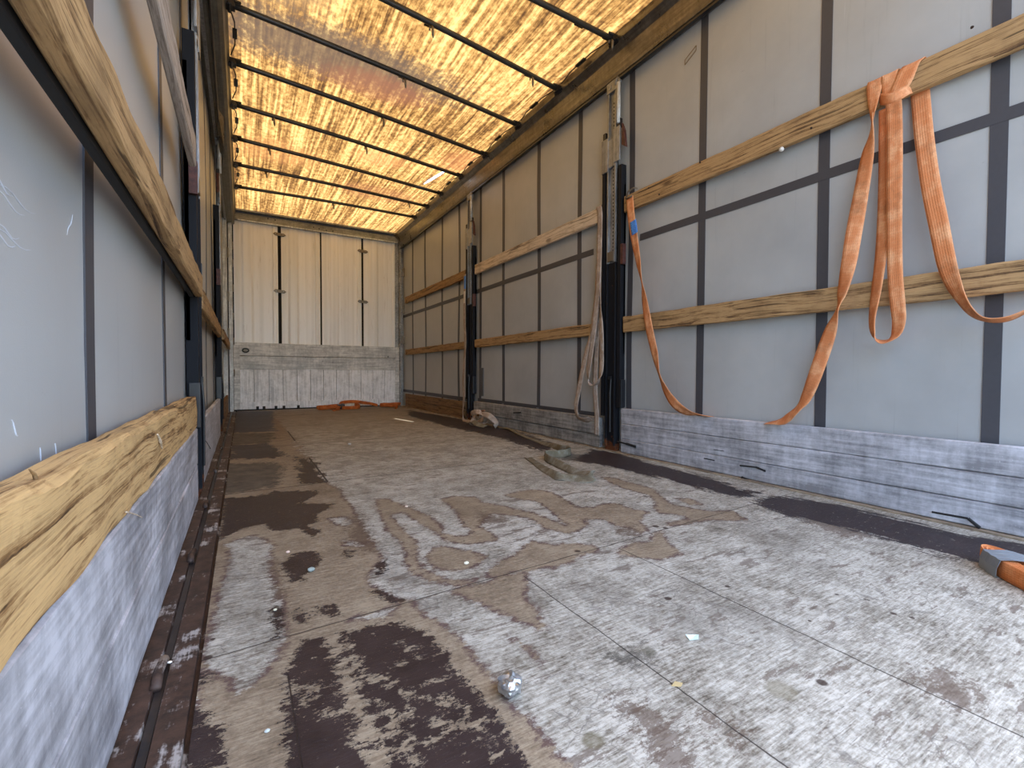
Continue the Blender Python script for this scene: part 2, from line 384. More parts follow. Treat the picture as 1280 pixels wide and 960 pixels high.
RUSTY = [P2((770,877),(807,880),(839,909),(866,941),(880,975),(840,980),(812,933),(786,903)), P2((885,893),(905,900),(930,925),(915,930),(893,915)),
 P2((600,640),(632,648),(640,652),(620,656),(598,652)), P2((1160,835),(1205,845),(1225,880),(1190,885),(1150,858)), P2((1000,640),(1060,655),(1100,672),(1060,672),(1010,655)),
 P2((790,655),(800,668),(790,672),(770,664)), P2((448,640),(462,664),(470,690),(455,688),(436,672),(440,655)), P2((343,700),(352,740),(352,770),(344,745),(338,712))]
WHITE = [P2((279,681),(302,672),(317,670),(330,674),(341,682),(337,692),(337,709),(343,730),(351,745),(351,770),(355,797),(347,818),(338,832),(317,855),(294,868),(292,852),(273.5,843),(260,834),(251,829),(255,806),(264,793),(273.5,745),(275,739),(285,711),(289,692.5),(287,685)),
 P2((438.5,774),(498,757),(482,772),(450,774)), P2((412,647),(432,646),(444,652),(430,658),(414,652)), P2((430,676),(456,678),(452,683),(432,681))]
DARK = [P2((279,623),(326,619),(345,614),(396,613),(398,618),(375,629),(418,630),(405,638),(394,644),(399,651),(382,657),(401,664),(390,672),(375,661),(337.5,664),(330,655),(302,661),(272,677),(277,651)),
 P2((352,706),(369,691),(394,689),(399,700),(394,711),(379,719),(381,726),(366,728),(356,715)),
 P2((358,841),(367.5,822.5),(377,802),(404,797),(413,816),(425,850),(434,877),(432,887),(441,896),(452,914),(459,932),(461,960),(462,1010),(340,1010),(358,960),(357,887),(358,873)),
 P2((425,786),(448,789),(459,783),(494,777),(530,790),(549,806),(560,818),(560,832),(583,848),(597,866),(608,882),(631,907),(640,930),(659,955),(668,1000),(510,1010),(491,960),(477.5,923),(459,887),(445,852),(436,832),(427,809)),
 P2((235,880),(262,900),(280,915),(278,960),(226,962)), P2((250,838),(262,842),(262,852),(247,852)),
 P2((294,514),(341,514),(342,533),(344,539),(289,541)), P2((288,557.5),(335,554),(346,561),(361,571),(286,575)),
 P2((372,572),(389,574),(410,603),(376,605),(372,584)),
 P2((512,513),(600,528),(660,543),(695,556),(690,562),(678,564),(626,548),(560,533),(510,520)),
 P2((740,562),(770,566),(821,581),(862,591),(913,605),(923,611),(949,615),(943,621),(919,621),(866,609),(842,601),(801,593),(770,585),(740,579),(715,575)),
 P2((945,627),(959,620),(1000,622),(1050,631),(1167,660),(1280,681),(1400,705),(1600,780),(1400,745),(1280,711),(1240,706),(1191,697),(1132,681),(1043,657),(980,645),(950,633)),
 P2((338,762),(353,752),(352,800),(345,790)), P2((400,757),(425,760),(420,770),(402,768)), P2((370,762),(388,765),(385,778),(368,776)), P2((412,753),(421,757),(419,770),(411,770)),
 P2((430,688),(440,689),(438,697),(430,693)), P2((470,705),(480,700),(486,708),(470,722)), P2((468,735),(500,750),(495,757),(472,745))]
GRIME = [P2((281,580),(354,578),(348,608),(281,618),(262,612),(270,585)), P2((284,542),(344,541),(342,552),(282,559)), P2((262,600),(282,580),(282,612),(258,618)),
 P2((760,815),(800,808),(815,822),(790,832),(765,828)), P2((700,566),(730,568),(790,572),(760,580),(700,575))]
LINES = [(P2((440,838),(470,848),(497,862),(505,870)), .004), (P2((443,841),(477,852),(498,864)), .004), (P2((481,848),(505,868)), .004), (P2((505,868),(526,857),(562,848)), .0035),
 (P2((505,868),(526,873),(583,884)), .004), (P2((506,870),(506,877),(517,919)), .003), (P2((477,919),(498,923),(519,923),(544,928),(572,930)), .004), (P2((490,885),(498,918)), .003),
 (P2((507,928),(525,965)), .003), (P2((490,834),(515,822),(537,817)), .0035), (P2((496,800),(523,816)), .003), (P2((380,880),(395,872),(420,865)), .004), (P2((400,888),(420,890),(436,892)), .006),
 (P2((427,786),(450,835)), .003), (P2((560,870),(590,900),(620,945)), .005), (P2((545,900),(575,905),(605,900)), .006), (P2((300,262),(301,263)), .001),
 (P2((470,880),(485,905),(497,918)), .0025), (P2((436,917),(448,925),(452,935)), .005), (P2((367,860),(385,858),(395,862)), .008)]
def grid_axis(segs):
    out = []
    for a, b, st in segs: out += list(np.arange(a, b-1e-6, st))
    out.append(segs[-1][1]); return np.array(out)
gx = grid_axis([(.097, 1.3, .0125), (1.3, 2.455, .02)]); gy = grid_axis([(Y0, .3, .03), (.3, 1.7, .0125), (1.7, 3, .02), (3, LB, .035)])
X, Y = np.meshgrid(gx, gy); Q = np.stack([X.ravel(), Y.ravel()], 1)
tan_ = np.min([sdf(p, Q) for p in TAN], 0); wh = np.min([sdf(p, Q) for p in WHITE], 0); tan_ = np.maximum(tan_, -wh)
dk = np.min([sdf(p, Q) for p in DARK], 0); ln = np.min([pl(l, w, Q) for l, w in LINES], 0)
dk = np.maximum(dk, -ln*1.0)
gr = np.min([sdf(p, Q) for p in GRIME], 0); ru = np.min([sdf(p, Q) for p in RUSTY], 0)
nx, ny = len(gx), len(gy)
me = bpy.data.meshes.new('floor')
vv = [(q[0], q[1], 0) for q in Q]
ff = [(j*nx+i, j*nx+i+1, (j+1)*nx+i+1, (j+1)*nx+i) for j in range(ny-1) for i in range(nx-1)]
# underside, so the deck is a slab
k = len(vv); vv += [(gx[0], gy[0], -.03), (gx[-1], gy[0], -.03), (gx[-1], gy[-1], -.03), (gx[0], gy[-1], -.03)]; ff.append((k, k+3, k+2, k+1))
me.from_pydata(vv, [], ff)
for nm, arr in (('tan', -tan_), ('dark', -dk), ('grime', -gr), ('rusty', -ru)):
    at = me.attributes.new(nm, 'FLOAT', 'POINT'); at.data.foreach_set('value', np.concatenate([np.clip(arr, -.3, .3), [-1]*4]).astype(np.float32))
t = NT('worn_plywood_deck')
def attr(nm): a = t.n('ShaderNodeAttribute'); a.attribute_name = nm; return a.outputs['Fac']
co = t.geo()
grainx = t.noise(t.geo((20, 150, 1)), 1, 5, .75)            # plywood grain, across the deck
grain2 = t.noise(t.geo((30, 420, 1), (3, 1, 0)), 1, 3, .6)
cloud = t.noise(co, 3.2, 6, .62); cloud2 = t.noise(t.geo(loc=(9, 4, 0)), 11, 6, .7)
wr = t.noise(t.geo((26, 38, 1), (1, 7, 0)), 1, 8, .8); wr2 = t.noise(t.geo((80, 150, 1)), 1, 5, .8)
f = t.math('ADD', t.math('ADD', t.math('MULTIPLY', grainx, .36), t.math('ADD', t.math('MULTIPLY', grain2, .10), t.math('MULTIPLY', t.noise(t.geo(loc=(2, 2, 0)), 95, 4, .75), .22))), t.math('ADD', t.math('MULTIPLY', cloud, .2), t.math('MULTIPLY', cloud2, .22)))
white = t.ramp(f, [(.44, rgb(78, 70, 59)), (.49, rgb(120, 113, 99)), (.54, rgb(156, 151, 137)), (.61, rgb(194, 190, 176))])
# fine dark checks in the wood
ck = t.smooth(t.noise(t.geo((16, 230, 1), (5, 5, 0)), 1, 4, .75), .60, .66)
white = t.mix(t.math('MULTIPLY', ck, .6), white, rgb(80, 74, 70))
vc = t.n('ShaderNodeTexVoronoi', feature='DISTANCE_TO_EDGE'); wv_ = t.n('ShaderNodeTexNoise'); t.l(co, wv_.inputs['Vector']); wv_.inputs['Scale'].default_value = 14; wv_.inputs['Detail'].default_value = 4
wa = t.n('ShaderNodeVectorMath', operation='SCALE'); t.l(wv_.outputs['Color'], wa.inputs[0]); wa.inputs['Scale'].default_value = .09
wb_ = t.n('ShaderNodeVectorMath', operation='ADD'); t.l(co, wb_.inputs[0]); t.l(wa.outputs[0], wb_.inputs[1])
wm = t.n('ShaderNodeMapping'); t.l(wb_.outputs[0], wm.inputs[0]); wm.inputs['Scale'].default_value = (16, 26, 1); t.l(wm.outputs[0], vc.inputs['Vector']); vc.inputs['Scale'].default_value = 1
crz = t.math('MULTIPLY', t.smooth(vc.outputs['Distance'], .045, .01), t.smooth(t.noise(t.geo(loc=(13, 1, 0)), 3, 5, .7), .47, .6))
white = t.mix(t.math('MULTIPLY', crz, .45), white, rgb(86, 80, 74))
spk = t.smooth(t.noise(t.geo((120, 160, 1)), 1, 3, .6), .66, .72); white = t.mix(t.math('MULTIPLY', spk, .6), white, rgb(82, 74, 66))
# remnants of the brown film, in ragged cross-grain flecks
pf = t.math('ADD', t.math('MULTIPLY', t.noise(t.geo((7, 26, 1), (2, 8, 0)), 1, 7, .72), .75), t.math('MULTIPLY', cloud, .35))
flk = t.smooth(pf, .612, .64); white = t.mix(t.math('MULTIPLY', flk, .7), white, rgb(98, 84, 72))
stn = t.smooth(t.noise(t.geo((1, .5, 1), (31, 3, 0)), 3.4, 6, .68), .5, .68); white = t.mix(t.math('MULTIPLY', stn, .38), white, rgb(98, 92, 82))
grn = t.smooth(t.noise(t.geo(loc=(20, 3, 0)), 4.5, 5, .6), .60, .74); white = t.mix(t.math('MULTIPLY', grn, .35), white, rgb(122, 118, 104))
# ragged-edge masks
yq = t.n('ShaderNodeSeparateXYZ'); gy_ = t.n('ShaderNodeNewGeometry'); t.l(gy_.outputs['Position'], yq.inputs[0])
farn = t.math('MULTIPLY', t.smooth(yq.outputs['Y'], 2.0, 3.2), t.math('MULTIPLY', t.math('SUBTRACT', t.noise(t.geo((14, 9, 1), (2, 9, 0)), 1, 6, .75), .5), .38))
def mask(nm, amp, w):
    e = t.math('ADD', t.math('ADD', attr(nm), farn), t.math('ADD', t.math('MULTIPLY', t.math('SUBTRACT', wr, .5), amp), t.math('MULTIPLY', t.math('SUBTRACT', wr2, .5), amp*.45)))
    return e, t.smooth(e, -w, w)
te, tm = mask('tan', .085, .002)
tanc = t.ramp(f, [(.43, rgb(92, 80, 64)), (.53, rgb(132, 117, 96)), (.62, rgb(160, 146, 122))])
band = t.math('MULTIPLY', t.smooth(te, -.014, .002), t.smooth(te, .018, .003))
col = t.mix(tm, white, tanc)
col = t.mix(t.math('MULTIPLY', band, t.smooth(t.noise(t.geo((22, 40, 1), (7, 7, 0)), 1, 6, .7), .42, .56)), col, rgb(92, 72, 66))
# slight brownish toning, stronger towards the bulkhead
sx = t.n('ShaderNodeSeparateXYZ'); gq = t.n('ShaderNodeNewGeometry'); t.l(gq.outputs['Position'], sx.inputs[0])
far = t.smooth(t.math('ADD', sx.outputs['Y'], t.math('MULTIPLY', cloud, 1.6)), 3.2, 8.0); col = t.mix(t.math('MULTIPLY', far, .62), col, rgb(112, 92, 76))
re, rm = mask('rusty', .3, .012); col = t.mix(t.math('MULTIPLY', rm, .72), col, rgb(88, 70, 56))
ge, gm = mask('grime', .25, .02); col = t.mix(t.math('MULTIPLY', gm, .78), col, t.ramp(cloud2, [(.35, rgb(44, 42, 38)), (.65, rgb(92, 86, 76))]))
de, dm = mask('dark', .12, .0025)
rs = t.math('MULTIPLY', t.smooth(sx.outputs['X'], 1.75, 2.0), t.math('SUBTRACT', t.noise(t.geo((48, 6, 1), (3, 3, 0)), 1, 6, .75), .5))
de = t.math('ADD', de, t.math('MULTIPLY', rs, .3)); dm = t.smooth(de, -.003, .003)
# chips flaked out of the film
chip = t.smooth(t.noise(t.geo((50, 62, 1), (8, 8, 0)), 1, 5, .8), .615, .64)
dm = t.math('MULTIPLY', dm, t.math('SUBTRACT', 1.0, t.math('MULTIPLY', chip, .9)))
darkc = t.ramp(cloud2, [(.3, rgb(36, 28, 30)), (.7, rgb(58, 47, 46))])
col = t.mix(dm, col, darkc)
# sheet joints
def lineat(out, v, w, lo=None, hi=None, other=None):
    m = t.smooth(t.math('ABSOLUTE', t.math('SUBTRACT', out, v)), w, w*.35)
    if lo is not None: m = t.math('MULTIPLY', m, t.math('MULTIPLY', t.math('GREATER_THAN', other, lo), t.math('LESS_THAN', other, hi)))
    return m
wob = t.math('MULTIPLY', t.math('SUBTRACT', t.noise(co, 6, 4, .7), .5), .012)
xs = t.math('ADD', sx.outputs['X'], wob); ys = t.math('ADD', t.math('SUBTRACT', sx.outputs['Y'], t.math('MULTIPLY', sx.outputs['X'], .055)), wob)
J = t.math('MAXIMUM', lineat(ys, 1.072, .0028), lineat(ys, 2.49, .006))
for q, w in ((3.9, .008), (5.3, .01), (6.6, .012)): J = t.math('MAXIMUM', J, lineat(ys, q, w))
J = t.math('MAXIMUM', J, lineat(xs, .845, .0022, 0, 1.08, sx.outputs['Y'])); J = t.math('MAXIMUM', J, lineat(xs, 1.222, .0025, 0, 1.1, sx.outputs['Y']))
J = t.math('MAXIMUM', J, lineat(sx.outputs['X'], .547, .007, 2.53, 3.3, sx.outputs['Y'])); J = t.math('MAXIMUM', J, lineat(sx.outputs['X'], .24, .002, .5, .95, sx.outputs['Y']))
J = t.math('MAXIMUM', J, lineat(sx.outputs['X'], .54, .008, 4.17, 4.88, sx.outputs['Y']))
col = t.mix(t.math('MULTIPLY', J, .85), col, rgb(44, 34, 30))
# screw heads and rusty holes
def spot(px, py, r, c, a=.9):
    global col
    p = fl(px, py); v = t.n('ShaderNodeVectorMath', operation='DISTANCE'); t.l(gq.outputs['Position'], v.inputs[0]); v.inputs[1].default_value = p
    col = t.mix(t.math('MULTIPLY', t.smooth(t.math('ADD', v.outputs['Value'], t.math('MULTIPLY', t.math('SUBTRACT', cloud2, .5), r*.8)), r*1.1, r*.6), a), col, c)
for px, py, r in ((1027, 853, .012), (835, 748, .010), (502, 750, .012), (722, 689, .012), (820, 658, .013), (832, 660, .012), (1046, 743, .006), (1117, 767, .008), (1085, 750, .004), (266, 799, .006), (260, 822, .01), (580, 653, .006), (806, 620, .01), (580, 676, .004), (1081, 749, .004), (1012, 776, .004), (909, 733, .008), (1140, 772, .006)):
    spot(px, py, r, rgb(52, 36, 28))
spot(975, 862, .03, rgb(120, 112, 88), .55); spot(812, 815, .018, rgb(80, 76, 60), .6); spot(741, 925, .02, rgb(96, 88, 60), .6)
# pale scrape marks
t.base(col)
hh = t.math('SUBTRACT', t.math('ADD', f, t.math('MULTIPLY', dm, .25)), t.math('ADD', t.math('MULTIPLY', J, .8), t.math('MULTIPLY', ck, .2)))
t.bump(hh, .55, .004)
t.set(t.math('SUBTRACT', t.ramp(f, [(.3, .6), (.7, .85)]), t.math('MULTIPLY', dm, .22)), 0, .35)
me.materials.append(t.m)
fo = bpy.data.objects.new('floor', me); C.objects.link(fo); fo['kind'] = 'structure'

# ground outside below the trailer
t = NT('yard_asphalt'); t.base(t.ramp(t.noise(t.geo(), 6, 6, .7), [(.3, rgb(120, 118, 114)), (.7, rgb(160, 157, 150))])); ASPH = t.set(.9)
MB().box(-14, 16, -16, 22, -1.35, -1.25).build('ground', ASPH, kind='structure')

# rusty side sill on the left
t = NT('rusty_sill'); co = t.geo(); a = t.noise(co, 7, 6, .7); b = t.noise(t.geo((90, 8, 1)), 1, 5, .7)
rust = t.ramp(t.noise(co, 22, 5, .7), [(.3, rgb(30, 23, 20)), (.7, rgb(84, 62, 50))])
sc = t.math('MULTIPLY', t.smooth(t.math('ADD', t.math('MULTIPLY', a, .85), t.math('MULTIPLY', b, .3)), .62, .70), .8)
t.base(t.mix(sc, rust, rgb(180, 176, 170))); t.bump(a, .3, .004); SILL = t.set(.65, 0)
tl = MB().prism([(-.06, -.05), (-.06, 0.0), (.028, 0.0), (.030, -.02), (.044, -.02), (.046, .001), (.088, .001), (.089, -.012), (.0965, -.012), (.0965, -.05)], 1, Y0, LB).build('trim_left', SILL, kind='structure')
t = NT('dark_channel'); f = t.noise(t.geo(), 14, 5, .7); t.base(t.ramp(f, [(.4, (.012, .014, .018)), (.75, (.05, .035, .026))])); CHANNEL_DARK = t.set(.35)  # near-black fill of the sill channel, mottled with brown
MB().box(.0305, .0435, Y0, LB, -.0195, -.006).build('drain_channel', CHANNEL_DARK, tl)
lip = MB()
for y in (1.02, 1.66, 2.3, 3.1, 4.0, 5.0): lip.tube([(.032, y, .0), (.03, y+.05, .004), (.033, y+.1, .0)], .009, 8)
lip.each('lashing_ring_cover', SILL, tl, smooth=True)
t = NT('worn_edge_rail'); t.base(t.ramp(t.noise(t.geo((20, 6, 1)), 1, 5, .7), [(.35, rgb(92, 78, 62)), (.6, rgb(158, 142, 118))])); EDGE = t.set(.7)
MB().box(2.455, W+.055, Y0, LB, -.04, .006).build('trim_right', EDGE, kind='structure')

# ---- curtain walls with sewn webbing
def curtain(name, x, mat, ny=80, nz=14):
    sgn = 1 if x > 1 else -1; v = []; fs = []
    for j in range(nz+1):
        for i in range(ny+1):
            y = Y0+(LB-Y0)*i/ny; z = -.02+(2.90+.02)*j/nz
            v.append((x+bulge(y, z, sgn), y, z))
    for j in range(nz):
        for i in range(ny):
            a = j*(ny+1)+i; fs.append((a, a+1, a+ny+2, a+ny+1))
    n = len(v); v += [(p[0]+sgn*.004, p[1], p[2]) for p in v]
    fs += [tuple(n+q for q in f)[::-1] for f in fs]
    o = MB().add(v, fs).build(name, mat, smooth=True, kind='structure'); return o
def bulge(y, z, sgn): return sgn*(.006*math.sin(y*2.1)*math.sin(z*2.2)+.003*math.sin(y*6.3+z*3))
def strapmesh(name, x, parent, pts, w, horiz=False):
    """flat sewn webbing following the curtain; pts are (y,z)"""
    sgn = 1 if x > 1 else -1; mb = MB(); v = []; N = 50
    for i in range(N+1):
        u = i/N; k = min(int(u*(len(pts)-1)), len(pts)-2); q = u*(len(pts)-1)-k
        y = pts[k][0]*(1-q)+pts[k+1][0]*q; z = pts[k][1]*(1-q)+pts[k+1][1]*q
        for s_ in (-.5, .5):
            yy, zz = (y, z+s_*w) if horiz else (y+s_*w, z)
            for d in (.0015, -.0032): v.append((x+bulge(yy, zz, sgn)+sgn*d, yy, zz))
    fs = []
    for i in range(N):
        a = i*4; fs += [(a+1, a+3, a+7, a+5), (a, a+4, a+6, a+2), (a, a+1, a+5, a+4), (a+2, a+6, a+7, a+3)]
    mb.add(v, fs); return mb.build(name, TAPE, parent, smooth=False)
XR = W+.05; XL = -.05
wr_ = curtain('wall_right', XR, CURT_R); wl_ = curtain('wall_left', XL, CURT_L)
for i, y in enumerate((-.03, .567, 1.144, 1.808, 2.386, 2.955, 3.543, 4.21, 4.745, 5.35, 5.915, 6.58, 7.17)):
    strapmesh('curtain_strap', XR, wr_, [(y, 0), (y, 2.9)], .048)
strapmesh('curtain_strap', XR-.001, wr_, [(Y0, 1.494), (2.3, 1.494)], .045, True)
strapmesh('curtain_strap', XR-.001, wr_, [(2.78, 1.505), (7.7, 1.505)], .045, True)
strapmesh('curtain_strap', XR-.001, wr_, [(2.7, .24), (4.8, .25)], .045, True)
strapmesh('curtain_strap', XR-.001, wr_, [(5.1, .24), (7.7, .26)], .045, True)
for y in (.3, 1.056, 1.872, 2.575, 3.2, 4.04, 4.78, 5.45, 6.2, 6.95): strapmesh('curtain_strap', XL, wl_, [(y, 0), (y, 2.9)], .048)
strapmesh('curtain_strap', XL+.001, wl_, [(Y0, .25), (7.7, .25)], .045, True)
for (y, z) in ((3.55, .24), (4.21, .24), (2.955, .24)):
    MB().tube([(XR-.004, y-.012, z), (XR-.009, y-.012, z)], .006, 8).tube([(XR-.004, y+.012, z), (XR-.009, y+.012, z)], .006, 8).each('rivet', GALV, wr_)
# grey patch plate on the curtain beside the second post, and a rust outline mark
p = onx(602, 480, XR-.01); MB().box(XR-.012, XR-.003, p.y-.04, p.y+.05, .3, .62).build('buckle_plate', m_plain('grey_buckle', rgb(92, 92, 92), .5, .3), wr_, bevel=.003)
p = onx(863, 70, XR-.006); mk = MB()
ca = Vector((0, -.035, .012)); cb = Vector((0, .02, -.012))
a_ = p+Vector((0, .04, -.03)); b_ = p+Vector((0, -.04, .01)); up = Vector((0, 0, .028))
for s, e in ((a_, b_), (b_, b_+up), (b_+up, a_+up), (a_+up, a_)): mk.tube([s, e], .0022, 6)
mk.build('rust_mark', m_plain('rust_stain', rgb(120, 100, 72), .8), wr_)
# pale scuffs on the left curtain near the camera
scf = MB(); random.seed(4)
def scuff(mb, px0, py0, px1, py1, w=.0006):
    a = onx(px0, py0, XL); b = onx(px1, py1, XL); n = 6; last = None
    pts = []
    for i in range(n+1):
        q = a.lerp(b, i/n); q.x = XL+bulge(q.y, q.z, -1)+.0006; q.z += .004*math.sin(i*1.1); pts.append(q)
    mb.tube(pts, [w*(.3+math.sin(math.pi*i/n)) for i in range(n+1)], 5)
for a in ((0, 218, 28, 248), (2, 236, 42, 272), (10, 232, 55, 270), (0, 285, 50, 315), (5, 282, 35, 300), (0, 292, 30, 310), (92, 295, 98, 270), (57, 560, 58, 575), (76, 555, 78, 568), (20, 525, 30, 545)): scuff(scf, *a)
scf.build('scuff_marks', m_plain('pale_scuff', rgb(198, 202, 208), .7), wl_)

# ---- roof: rails, sheet
prof = [(W+.06, HR), (W+.02, HR-.012), (W-.004, HR), (W-.012, HR+.03), (W-.03, HR+.135), (W-.075, HR+.175), (W-.082, HR+.24), (W+.06, HR+.24)]
rr = MB().prism(prof, 1, Y0, LB).build('trim_1', RAIL, bevel=.004, kind='structure')
trk = MB().box(W-.012, W+.012, Y0, LB, HR-.03, HR-.016).build('curtain_track', BLACK, rr)
profl = [(-.06, HR), (.0, HR-.01), (.07, HR), (.094, HR+.02), (.10, HR+.16), (.112, HR+.18), (.115, HR+.24), (-.06, HR+.24)]
rl = MB().prism(profl, 1, Y0, LB).build('trim_2', m_alu('grey_roof_rail', rgb(104, 102, 94), dirt=.35, metal=.4, rough=.45), bevel=.004, kind='structure')
MB().box(-.022, -.002, Y0, LB, HR-.03, HR-.006).build('curtain_track', GALV, rl)
MB().tube([(.03, 1.9, HR-.02), (.032, 3.4, HR-.028), (.022, 4.6, HR-.05), (.016, 5.1, HR-.02)], .008, 8).build('curtain_cord', BLACK, rl, smooth=True)
MB().add([(.02, 4.35, HR-.01), (.06, 4.5, HR-.01), (.055, 4.75, HR-.16), (.03, 5.0, HR-.23), (.012, 4.7, HR-.10)], [(0, 1, 2), (0, 2, 4), (4, 2, 3)]).build('torn_flap', RAIL, rl)
# the sheet, sagging a little between the bows, with one small tear
BY = [(2.43, 2.43), (2.80, 3.075), (3.41, 3.70), (4.03, 4.37), (4.65, 4.985), (5.31, 5.60), (5.97, 6.12), (6.68, 6.64)]   # bow (y at left, y at right)
def bowy(k, x):
    a, b = BY[k]; u = (x-.13)/(W-.07-.13); return a+(b-a)*(u if k != 1 else min(1, max(0, u)))
ZS = 2.895
edges = [[Y0]*2]+[[a, b] for a, b in BY]+[[LB, LB]]
extra = [[.2, .2], [.8, .8], [1.55, 1.55]]
lines = [[Y0, Y0]]+extra+[[a, b] for a, b in BY]+[[LB, LB]]
x0, x1 = .05, W-.02
v = []; fs = []
hole_c = fl(504, 525)-SUN_DIR*(ZS/abs(SUN_DIR.z))
e1 = fl(491, 522.7); e2 = fl(517, 527.2)
from mathutils.geometry import tessellate_polygon
hd_ = (e2-e1); HL = hd_.length; hd_.normalize(); hp_ = Vector((-hd_.y, hd_.x, 0))
HOLE = [hole_c+hd_*(HL/2*math.cos(a*math.pi/5))+hp_*(.020*math.sin(a*math.pi/5)) for a in range(10)]
def sheet_pt(la, lb, u, w):
    x = x0+(x1-x0)*u; ya = la[0]+(la[1]-la[0])*u; yb = lb[0]+(lb[1]-lb[0])*u
    return Vector((x, ya+(yb-ya)*w, ZS-(.012+.004*math.sin(9*u+5*w))*math.sin(math.pi*w)))
def quad_rows(la, lb):
    NX, NY = 14, 6; skip = set()
    for j in range(NY):
        for i in range(NX):
            q = [sheet_pt(la, lb, ii/NX, jj/NY) for ii, jj in ((i, j), (i+1, j), (i+1, j+1), (i, j+1))]
            bx = (min(p.x for p in q), max(p.x for p in q)); by = (min(p.y for p in q), max(p.y for p in q))
            if bx[1] > min(p.x for p in HOLE) and bx[0] < max(p.x for p in HOLE) and by[1] > min(p.y for p in HOLE) and by[0] < max(p.y for p in HOLE): skip.add((i, j))
    if skip:
        i0, i1 = min(a for a, b in skip), max(a for a, b in skip)+1; j0, j1 = min(b for a, b in skip), max(b for a, b in skip)+1
        skip = {(a, b) for a in range(i0, i1) for b in range(j0, j1)}
        out = [sheet_pt(la, lb, a/NX, j0/NY) for a in range(i0, i1)]+[sheet_pt(la, lb, i1/NX, b/NY) for b in range(j0, j1)]
        out += [sheet_pt(la, lb, a/NX, j1/NY) for a in range(i1, i0, -1)]+[sheet_pt(la, lb, i0/NX, b/NY) for b in range(j1, j0, -1)]
        hz = sum(p.z for p in out)/len(out); hole = [Vector((p.x, p.y, hz)) for p in HOLE][::-1]
        tri = tessellate_polygon([[Vector((p.x, p.y, 0)) for p in out], [Vector((p.x, p.y, 0)) for p in hole]])
        k = len(v); v.extend([tuple(p) for p in out+hole]); fs.extend([tuple(k+a for a in t3) for t3 in tri])
    for j in range(NY):
        for i in range(NX):
            if (i, j) in skip: continue
            k = len(v); v.extend([tuple(sheet_pt(la, lb, ii/NX, jj/NY)) for ii, jj in ((i, j), (i+1, j), (i+1, j+1), (i, j+1))]); fs.append((k, k+1, k+2, k+3))
for la, lb in zip(lines[:-1], lines[1:]): quad_rows(la, lb)
me = bpy.data.meshes.new('ceiling'); me.from_pydata(v, [], fs); bm = bmesh.new(); bm.from_mesh(me); bmesh.ops.remove_doubles(bm, verts=bm.verts, dist=.0004); bmesh.ops.recalc_face_normals(bm, faces=bm.faces); bm.to_mesh(me); bm.free()
me.materials.append(ROOFM); co_ = bpy.data.objects.new('ceiling', me); C.objects.link(co_); co_['kind'] = 'structure'

# ---- front bulkhead
PAN = NT('cream_sandwich_panel'); t = PAN
xw = t.noise(t.geo((14, 1, .15)), 1, 3, .6); dr = t.noise(t.geo((40, 1, 3)), 1, 5, .7)
c_ = t.ramp(xw, [(.35, rgb(236, 236, 232)), (.6, rgb(252, 252, 250))]); c_ = t.mix(t.math('MULTIPLY', t.smooth(dr, .56, .72), .25), c_, rgb(150, 138, 116))
t.base(c_); PAN = t.set(.35, 0, .5)
RIB = m_alu('ribbed_aluminium', rgb(234, 234, 232), axis=2, dirt=.3, metal=0)
PR = m_alu('bulkhead_rail', rgb(196, 194, 188), dirt=.35, axis=0, metal=.05)
wb = MB().box(-.05, W+.05, LB+.03, LB+.06, -.02, 2.9).build('wall_back', m_plain('dark_gap', (.01, .01, .01), .9), kind='structure')
XA, XB = .078, 2.45
gaps = [XA, .645, .69, 1.232, 1.256, 1.858, 1.892, 2.43]
for i in range(4):
    a, b = gaps[2*i], gaps[2*i+1]
    pm = MB().box(a, b, LB, LB+.03, .985, 2.735)
    pan = pm.build('panel', PAN, wb, bevel=.004)
    # raised swages of the panel
    sw = MB()
    for u, w_ in ((.30, .075), (.92, .03)):
        cx = a+(b-a)*u; sw.prism([(cx-w_, LB), (cx-w_*.6, LB-.014), (cx+w_*.6, LB-.014), (cx+w_, LB)], 2, .99, 2.73)
    sw.build('swage', PAN, pan)
    cp = MB(); 
    for z in (2.62,): cp.box(a+.01, b-.01, LB-.004, LB, 2.69, 2.73)
for px, py in ((349, 293), (349, 364), (453, 314), (453, 377)):
    q = on(px, py, 1, LB-.01); cx = {349: .667, 453: 1.875}[px]; hb = MB()
    poly = [(cx-.085, q.z), (cx-.06, q.z+.024), (cx-.01, q.z+.02), (cx+.06, q.z+.018), (cx+.088, q.z-.004), (cx+.06, q.z-.026), (cx, q.z-.024), (cx-.06, q.z-.02)]
    hb.prism([(x, z) for x, z in poly], 1, LB-.022, LB-.002)
    hg = hb.build('panel_clamp', HINGE, wb, bevel=.004)
    MB().tube([(cx-.05, LB-.022, q.z), (cx-.05, LB-.03, q.z)], .008, 8).tube([(cx+.05, LB-.022, q.z-.002), (cx+.05, LB-.03, q.z-.002)], .008, 8).each('bolt', GALV, hg)
kb = MB().box(.07, 2.465, LB-.03, LB+.03, .80, .99).build('kick_rail', PR, wb, bevel=.006)
MB().box(.07, 2.465, LB-.026, LB+.03, .60, .795).build('kick_rail', PR, wb, bevel=.006)
MB().box(.07, 2.465, LB-.034, LB+.03, .02, .125).build('kick_rail', RIB, wb, bevel=.005)
MB().box(.065, .14, LB-.036, LB+.0, .02, .99).build('end_post', PR, wb, bevel=.004)
MB().box(2.40, 2.466, LB-.036, LB+.0, .02, .99).build('end_post', PR, wb, bevel=.004)
rb = MB(); st_ = (2.41-.13)/12
for i in range(12):
    a = .13+i*st_; rb.prism([(a+.002, LB), (a+.004, LB-.019), (a+st_*.3, LB-.026), (a+st_*.7, LB-.022), (a+st_-.004, LB-.017), (a+st_-.002, LB)], 2, .125, .60)
rb.build('ribbed_panel', RIB, wb)
